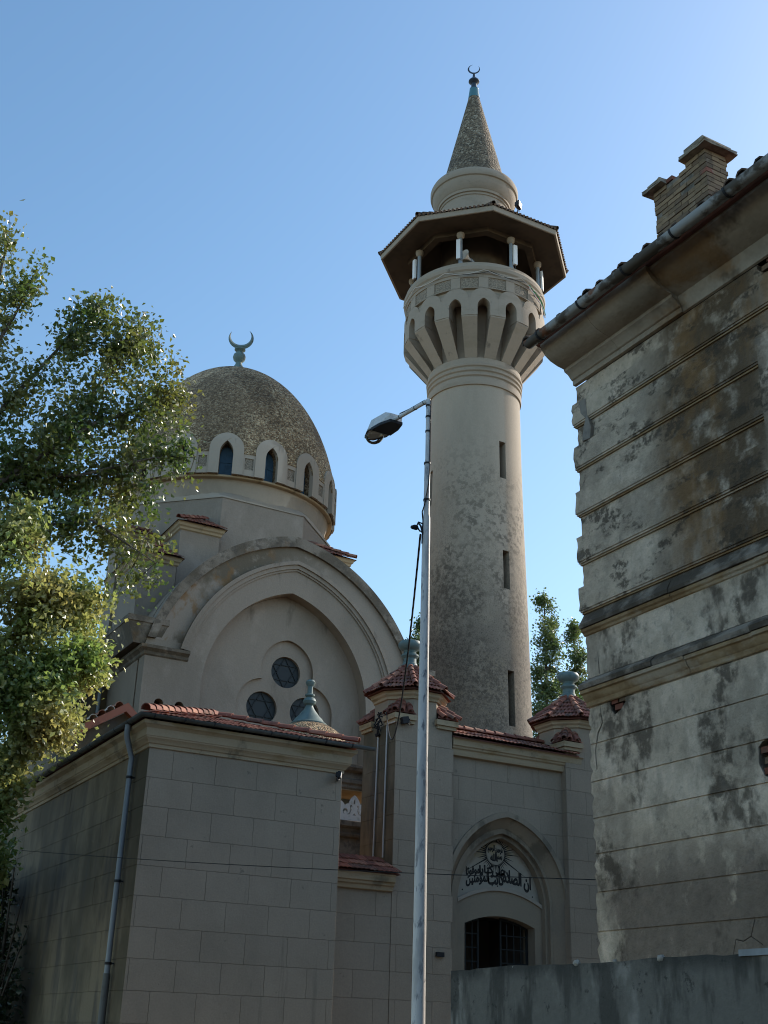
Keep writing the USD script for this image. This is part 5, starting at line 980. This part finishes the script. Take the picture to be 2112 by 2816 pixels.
mat('ribbon_red', (0.45, 0.03, 0.03)); mat('ribbon_green', (0.03, 0.25, 0.12))
rb = thing('ribbon', 'red, white and green ribbon tied along the right of the minaret parapet', 'ribbon', (*(MC + mdir(math.radians(60)) * 3.05), 30.1))
for k, (m_, dz) in enumerate((('ribbon_red', 0), ('white_plastic', -.05), ('ribbon_green', .06))):
    part(rb, 'ribbon_strand', M().tube([(*(MC + mdir(math.radians(48 + 6 * i)) * (3.04 + .01 * k)), 30.2 + dz - .10 * i + .04 * math.sin(i * 2 + k)) for i in range(6)], .025, 5), m_)
# lean-to roof with a red verge behind the annex
lean = thing('lean_to_shed', 'small lean-to shed with pale tiles and a red verge board behind the annex', 'shed', (8.2, 31.0, 0))
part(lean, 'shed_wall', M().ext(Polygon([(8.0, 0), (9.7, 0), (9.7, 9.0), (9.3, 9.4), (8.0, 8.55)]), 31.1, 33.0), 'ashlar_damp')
part(lean, 'verge_board', M().ext(Polygon([(7.8, 8.42), (9.25, 9.38), (9.75, 9.0), (9.8, 9.15), (9.28, 9.62), (7.75, 8.62)]), 30.85, 31.05), 'tile')
for i in range(7):
    a = np.array([7.8 + i * .22, 31.1, 8.66 + i * .147]); ridge(lean, a, a + (0, 1.8, 0), r=.11, step=.45, mats=('conduit', 'tile3', 'trim'), name='shed_tile')

# ------------------------------------------------------------------ trees
def leaf_quad(P, n, r, sz):
    """pointed leaf folded along its midrib, two triangles each side; arrays of centres, normals"""
    k = len(P); a = r.normal(size=(k, 3)); t = np.cross(n, a); t /= np.linalg.norm(t, axis=1, keepdims=True); b = np.cross(n, t)
    s = sz * r.uniform(.55, 1.4, (k, 1)); fold = n * s * .16
    v = np.stack([P - t * s * .5, P + b * s * .42 + fold, P + t * s * .62, P - b * s * .42 + fold], 1).reshape(-1, 3)
    q = np.arange(k)[:, None] * 4
    return v, np.vstack([q + [0, 1, 2], q + [0, 2, 3]])

def tree(name, label, group, base, trunk, limbs, blobs, leaf, sz, seed, leaves_per, spread=.22, twig_r=.011):
    """blobs: (centre, radii, number of twigs); limbs: polylines with radius"""
    r = np.random.default_rng(seed); t = thing(name, label, 'tree', base, group)
    tm = M().tube([q[:3] for q in trunk], [q[3] for q in trunk], 10)
    part(t, 'trunk', tm, 'bark', smooth=60)
    nodes = [np.array(q[:3]) for q in trunk[1:]]
    for lb in limbs:
        part(t, 'branch', M().tube([q[:3] for q in lb], [q[3] for q in lb], 7), 'bark', smooth=60)
        for a, b in zip(lb[:-1], lb[1:]): nodes += [np.array(a[:3]) + (np.array(b[:3]) - np.array(a[:3])) * q for q in (.25, .5, .75, 1)]
    nodes = np.array(nodes); tw = M(); LP = []
    for c, rad_, k in blobs:
        c, rad_ = np.array(c, float), np.array(rad_, float)
        for i in range(k):
            d = r.normal(size=3); d /= np.linalg.norm(d); tip = c + d * rad_ * r.uniform(.25, 1) ** .5
            j = np.argsort(((nodes - tip) ** 2).sum(1) + r.uniform(0, .6, len(nodes)))[0]; a = nodes[j]
            if np.linalg.norm(tip - a) > 1.7: a = tip + unit(a - tip) * 1.7
            mid = (a + tip) / 2 + r.normal(0, .12, 3); pts = [a, mid, tip]
            tw.tube(pts, [twig_r, twig_r * .7, twig_r * .35], 4, cap=False)
            n = int(leaves_per * r.uniform(.5, 1.4)); u = r.beta(2.0, 1.0, n)[:, None]
            q = np.where(u < .5, a + (mid - a) * u * 2, mid + (tip - mid) * (u - .5) * 2)
            LP.append(q + r.normal(0, spread, (n, 3)) * (.35 + .65 * u))
    P = np.vstack(LP); n = r.normal(size=P.shape) + (0, 0, .55); n /= np.linalg.norm(n, axis=1, keepdims=True)
    v, f = leaf_quad(P, n, r, sz)
    part(t, 'twigs', tw, 'twig', kind='stuff'); part(t, 'crown', M().add(v, f), leaf, kind='stuff')
    return t

def blob_list(rows, y, s=.0101, dy=1.0, jit=0):
    out = []
    for (x, z, rx, rz, n) in rows: out.append(((x, y + jit * math.sin(x * 2.1 + z), z), (rx, dy, rz), n))
    return out

# ------------------------------------------------------------------ terrace across the street, behind the viewpoint
terr = thing('street_terrace', 'plain rendered terrace across the street, out of the picture behind the viewpoint', 'house', (-10, -9, 0))
tw_ = sbox(-34, 0, 8.9, 11.5)
tops = [sbox(-32.5 + i * 3.4, z, -31.2 + i * 3.4, z + 2.0) for i in range(12) for z in (1.2, 4.9, 8.4)]
part(terr, 'street_wall', M().ext(tw_.difference(shapely.union_all(tops)), -9.4, -9.0), 'terrace')
part(terr, 'street_body', M().box(-34, 8.9, -17, -9.41, 0, 11.4), 'terrace')
for q_ in tops: part(terr, 'street_window', M().ext(q_, -9.3, -9.27), 'window_glass')
part(terr, 'street_roof', M().ext(Polygon([(-17.4, 11.45), (-8.6, 11.45), (-13, 14.0)]), -34, 8.9, 'x'), 'roof_deck')
part(terr, 'street_cornice', M().box(-34, 8.9, -8.998, -8.7, 11.0, 11.44), 'terrace')

side = thing('side_house', 'tall plain house beside the gateway, hidden behind the derelict house', 'house', (25, 12, 0))
part(side, 'side_wall', M().box(25, 34, 11.8, 23.6, 0, 12.4), 'terrace')
part(side, 'side_cornice', M().box(24.8, 34, 11.6, 23.8, 12.404, 12.7), 'terrace')
U = [(3.95,22.90,.42,.46,6),(4.45,21.21,.9,.72,22),(4.10,19.9,.45,.55,8),(6.85,20.60,1.1,1.07,40),(8.19,20.83,.89,.63,20),(7.88,19.59,1.63,1.13,52),(6.15,17.97,1.79,1.09,66),(9.65,19.01,.73,.57,18),(9.04,17.85,1.15,.8,24),(7.9,17.02,1.4,1.0,42),(6.09,16.22,1.64,1.22,80),(9.89,16.77,.69,.31,8),(5.75,15.13,1.08,.63,40),(7.87,15.33,1.44,.70,44),(7.39,14.21,1.20,.79,34),(9.04,14.48,1.0,.76,12),(8.66,13.19,1.31,.64,14),(2.7,17.4,1.5,1.7,40),(3.83,15.07,1.47,1.53,50)]
tree('broadleaf_tree', 'tall dark-leaved tree reaching across the dome from the left edge', 'trees left of the mosque', (2.9, 31.6, 0),
     [(2.9, 31.6, 0, .34), (3.0, 31.5, 5, .28), (3.2, 31.3, 10, .22), (3.5, 31.1, 14, .17), (3.9, 31, 18, .11), (4.1, 31, 22.4, .03)],
     [[(3.4, 31.2, 13, .12), (5.2, 30.7, 15.2, .09), (7.2, 30.6, 17.3, .06), (9.0, 30.8, 18.6, .03), (9.9, 30.9, 19.2, .012)],
      [(3.6, 31.1, 14.8, .10), (5.0, 31.5, 17.8, .07), (6.2, 31.3, 20.0, .04), (6.8, 31.1, 21.5, .012)],
      [(5.2, 30.7, 15.2, .07), (7.0, 30.2, 15.5, .05), (8.9, 30.1, 16.5, .025), (10.2, 30.2, 16.9, .01)],
      [(3.3, 31.2, 12.0, .09), (5.4, 30.4, 13.6, .06), (7.4, 29.8, 14.1, .035), (9.2, 29.6, 13.2, .012)],
      [(6.2, 31, 16.2, .05), (7.4, 31.4, 18.8, .035), (8.4, 31.3, 20.9, .012)], [(3.9, 31, 18, .06), (4.6, 30.8, 20, .04), (5.0, 30.8, 21.6, .012)]],
     blob_list(U, 31.0, dy=1.25, jit=.35), 'leaves_dark', .135, 11, 40, spread=.26)
L = [(5.55,13.54,.82,.65,34),(5.56,12.22,1.21,1.08,70),(6.77,11.67,1.12,.84,56),(7.65,11.54,.62,.80,24),(6.94,10.43,1.41,.98,80),(6.08,9.43,1.37,1.14,80),(7.79,9.80,.66,.44,16),(6.75,8.73,1.1,.75,56),(5.96,7.63,.95,.88,60),(7.3,8.25,.55,.30,12),(5.9,6.75,.76,.55,30),(4.76,10.42,1.17,2.84,80),(5.9,5.9,.8,.73,36),(5.7,4.71,.73,1.1,36)]
tree('autumn_tree', 'sunlit tree with yellowing leaves in front of the annex side wall', 'trees left of the mosque', (4.2, 29.8, 0),
     [(4.2, 29.8, 0, .2), (4.3, 29.8, 4, .17), (4.6, 29.9, 8, .13), (5.0, 30, 11, .08), (5.5, 30, 13.6, .02)],
     [[(4.3, 29.8, 5, .08), (5.2, 29.8, 6.2, .05), (6.2, 29.8, 7.4, .03), (7.0, 29.8, 8.4, .01)], [(4.6, 29.9, 8, .07), (6.0, 29.9, 9.6, .045), (7.6, 29.9, 10.2, .012)],
      [(4.8, 30, 9.5, .06), (6.2, 30, 11, .04), (7.6, 30, 11.9, .012)], [(4.3, 29.8, 4, .06), (5.3, 29.7, 5.0, .035), (6.0, 29.7, 4.9, .012)]],
     blob_list(L, 29.9, dy=1.15, jit=.25), 'leaves_bright', .135, 12, 52, spread=.25)
for i, (x, y, top, r, lb) in enumerate(((46.5, 62.0, 29.6, 1.75, 'slender green poplar immediately right of the minaret'), (49.3, 62.5, 28.3, 1.7, 'slender green poplar half hidden by the derelict house corner'), (36.9, 62.0, 26.3, 1.1, 'poplar top showing between the lamp pole and the minaret'))):
    bl = []
    for k in range(15):
        z = top - .6 - k * 1.15; w = r * min(1, .30 + k * .13); bl.append(((x + math.sin(k * 2.3 + i) * .25, y + math.cos(k * 1.7) * .25, z), (w, w, .85), int(10 + 22 * min(1, k * .16))))
    tree('poplar_tree', lb, 'poplars behind the gateway', (x, y, 0), [(x, y, 0, .35), (x, y, 8, .28), (x, y, 18, .16), (x, y, top - .5, .03)],
         [[(x, y, z, .05), (x + .8 * math.cos(z), y + .8 * math.sin(z), z + 1.8, .015)] for z in np.arange(11, top - 3, 1.6)], bl, 'leaves_poplar', .15, 20 + i, 60, spread=.24, twig_r=.02)

for i, (x, y, h) in enumerate(((0.0, 24.5, 15.5), (-4.5, 18.0, 14.5), (-0.5, 33.5, 16.5), (-7.5, 10.5, 14.0))):
    bl = [((x + 1.9 * math.cos(a * 2.4 + i), y + 1.9 * math.sin(a * 2.4 + i), h * (.36 + .058 * a)), (1.9, 1.9, 1.3), 34) for a in range(11)]
    tree('shade_tree', 'leafy street tree out of the picture, %s' % ('nearest the annex corner', 'midway along the kerb', 'beside the far end of the annex', 'closest to the viewpoint')[i], 'street trees out of the picture', (x, y, 0), [(x, y, 0, .22), (x, y, 4, .18), (x, y, h * .6, .12), (x, y, h - .6, .03)],
         [[(x, y, 3.5 + k, .07), (x + 2.4 * math.cos(k * 2.4 + i), y + 2.4 * math.sin(k * 2.4 + i), 5.2 + k, .015)] for k in range(8)], bl, 'leaves_dark', .2, 40 + i, 34, spread=.35)

bl = [((7.0 - .25 * (k % 2), 28.6 + .62 * k, 1.0 + 1.25 * j), (.5, .55, .9), 13) for k in range(4, 12) for j in range(4) if 1.25 * j < .4 + .5 * k]
tree('evergreen_shrub', 'dark shrub climbing the shaded far end of the annex side wall', None, (7.1, 31.5, 0), [(7.1, 31.5, 0, .08), (7.1, 31.5, 2.5, .05), (7.1, 31.6, 5.4, .015)],
     [[(7.1, 31.5, .5 + k * .4, .035), (7.0, 31.5 + 2.6 * math.cos(k), 1.6 + k * .7, .01)] for k in range(6)], bl, 'leaves_shrub', .11, 71, 46)
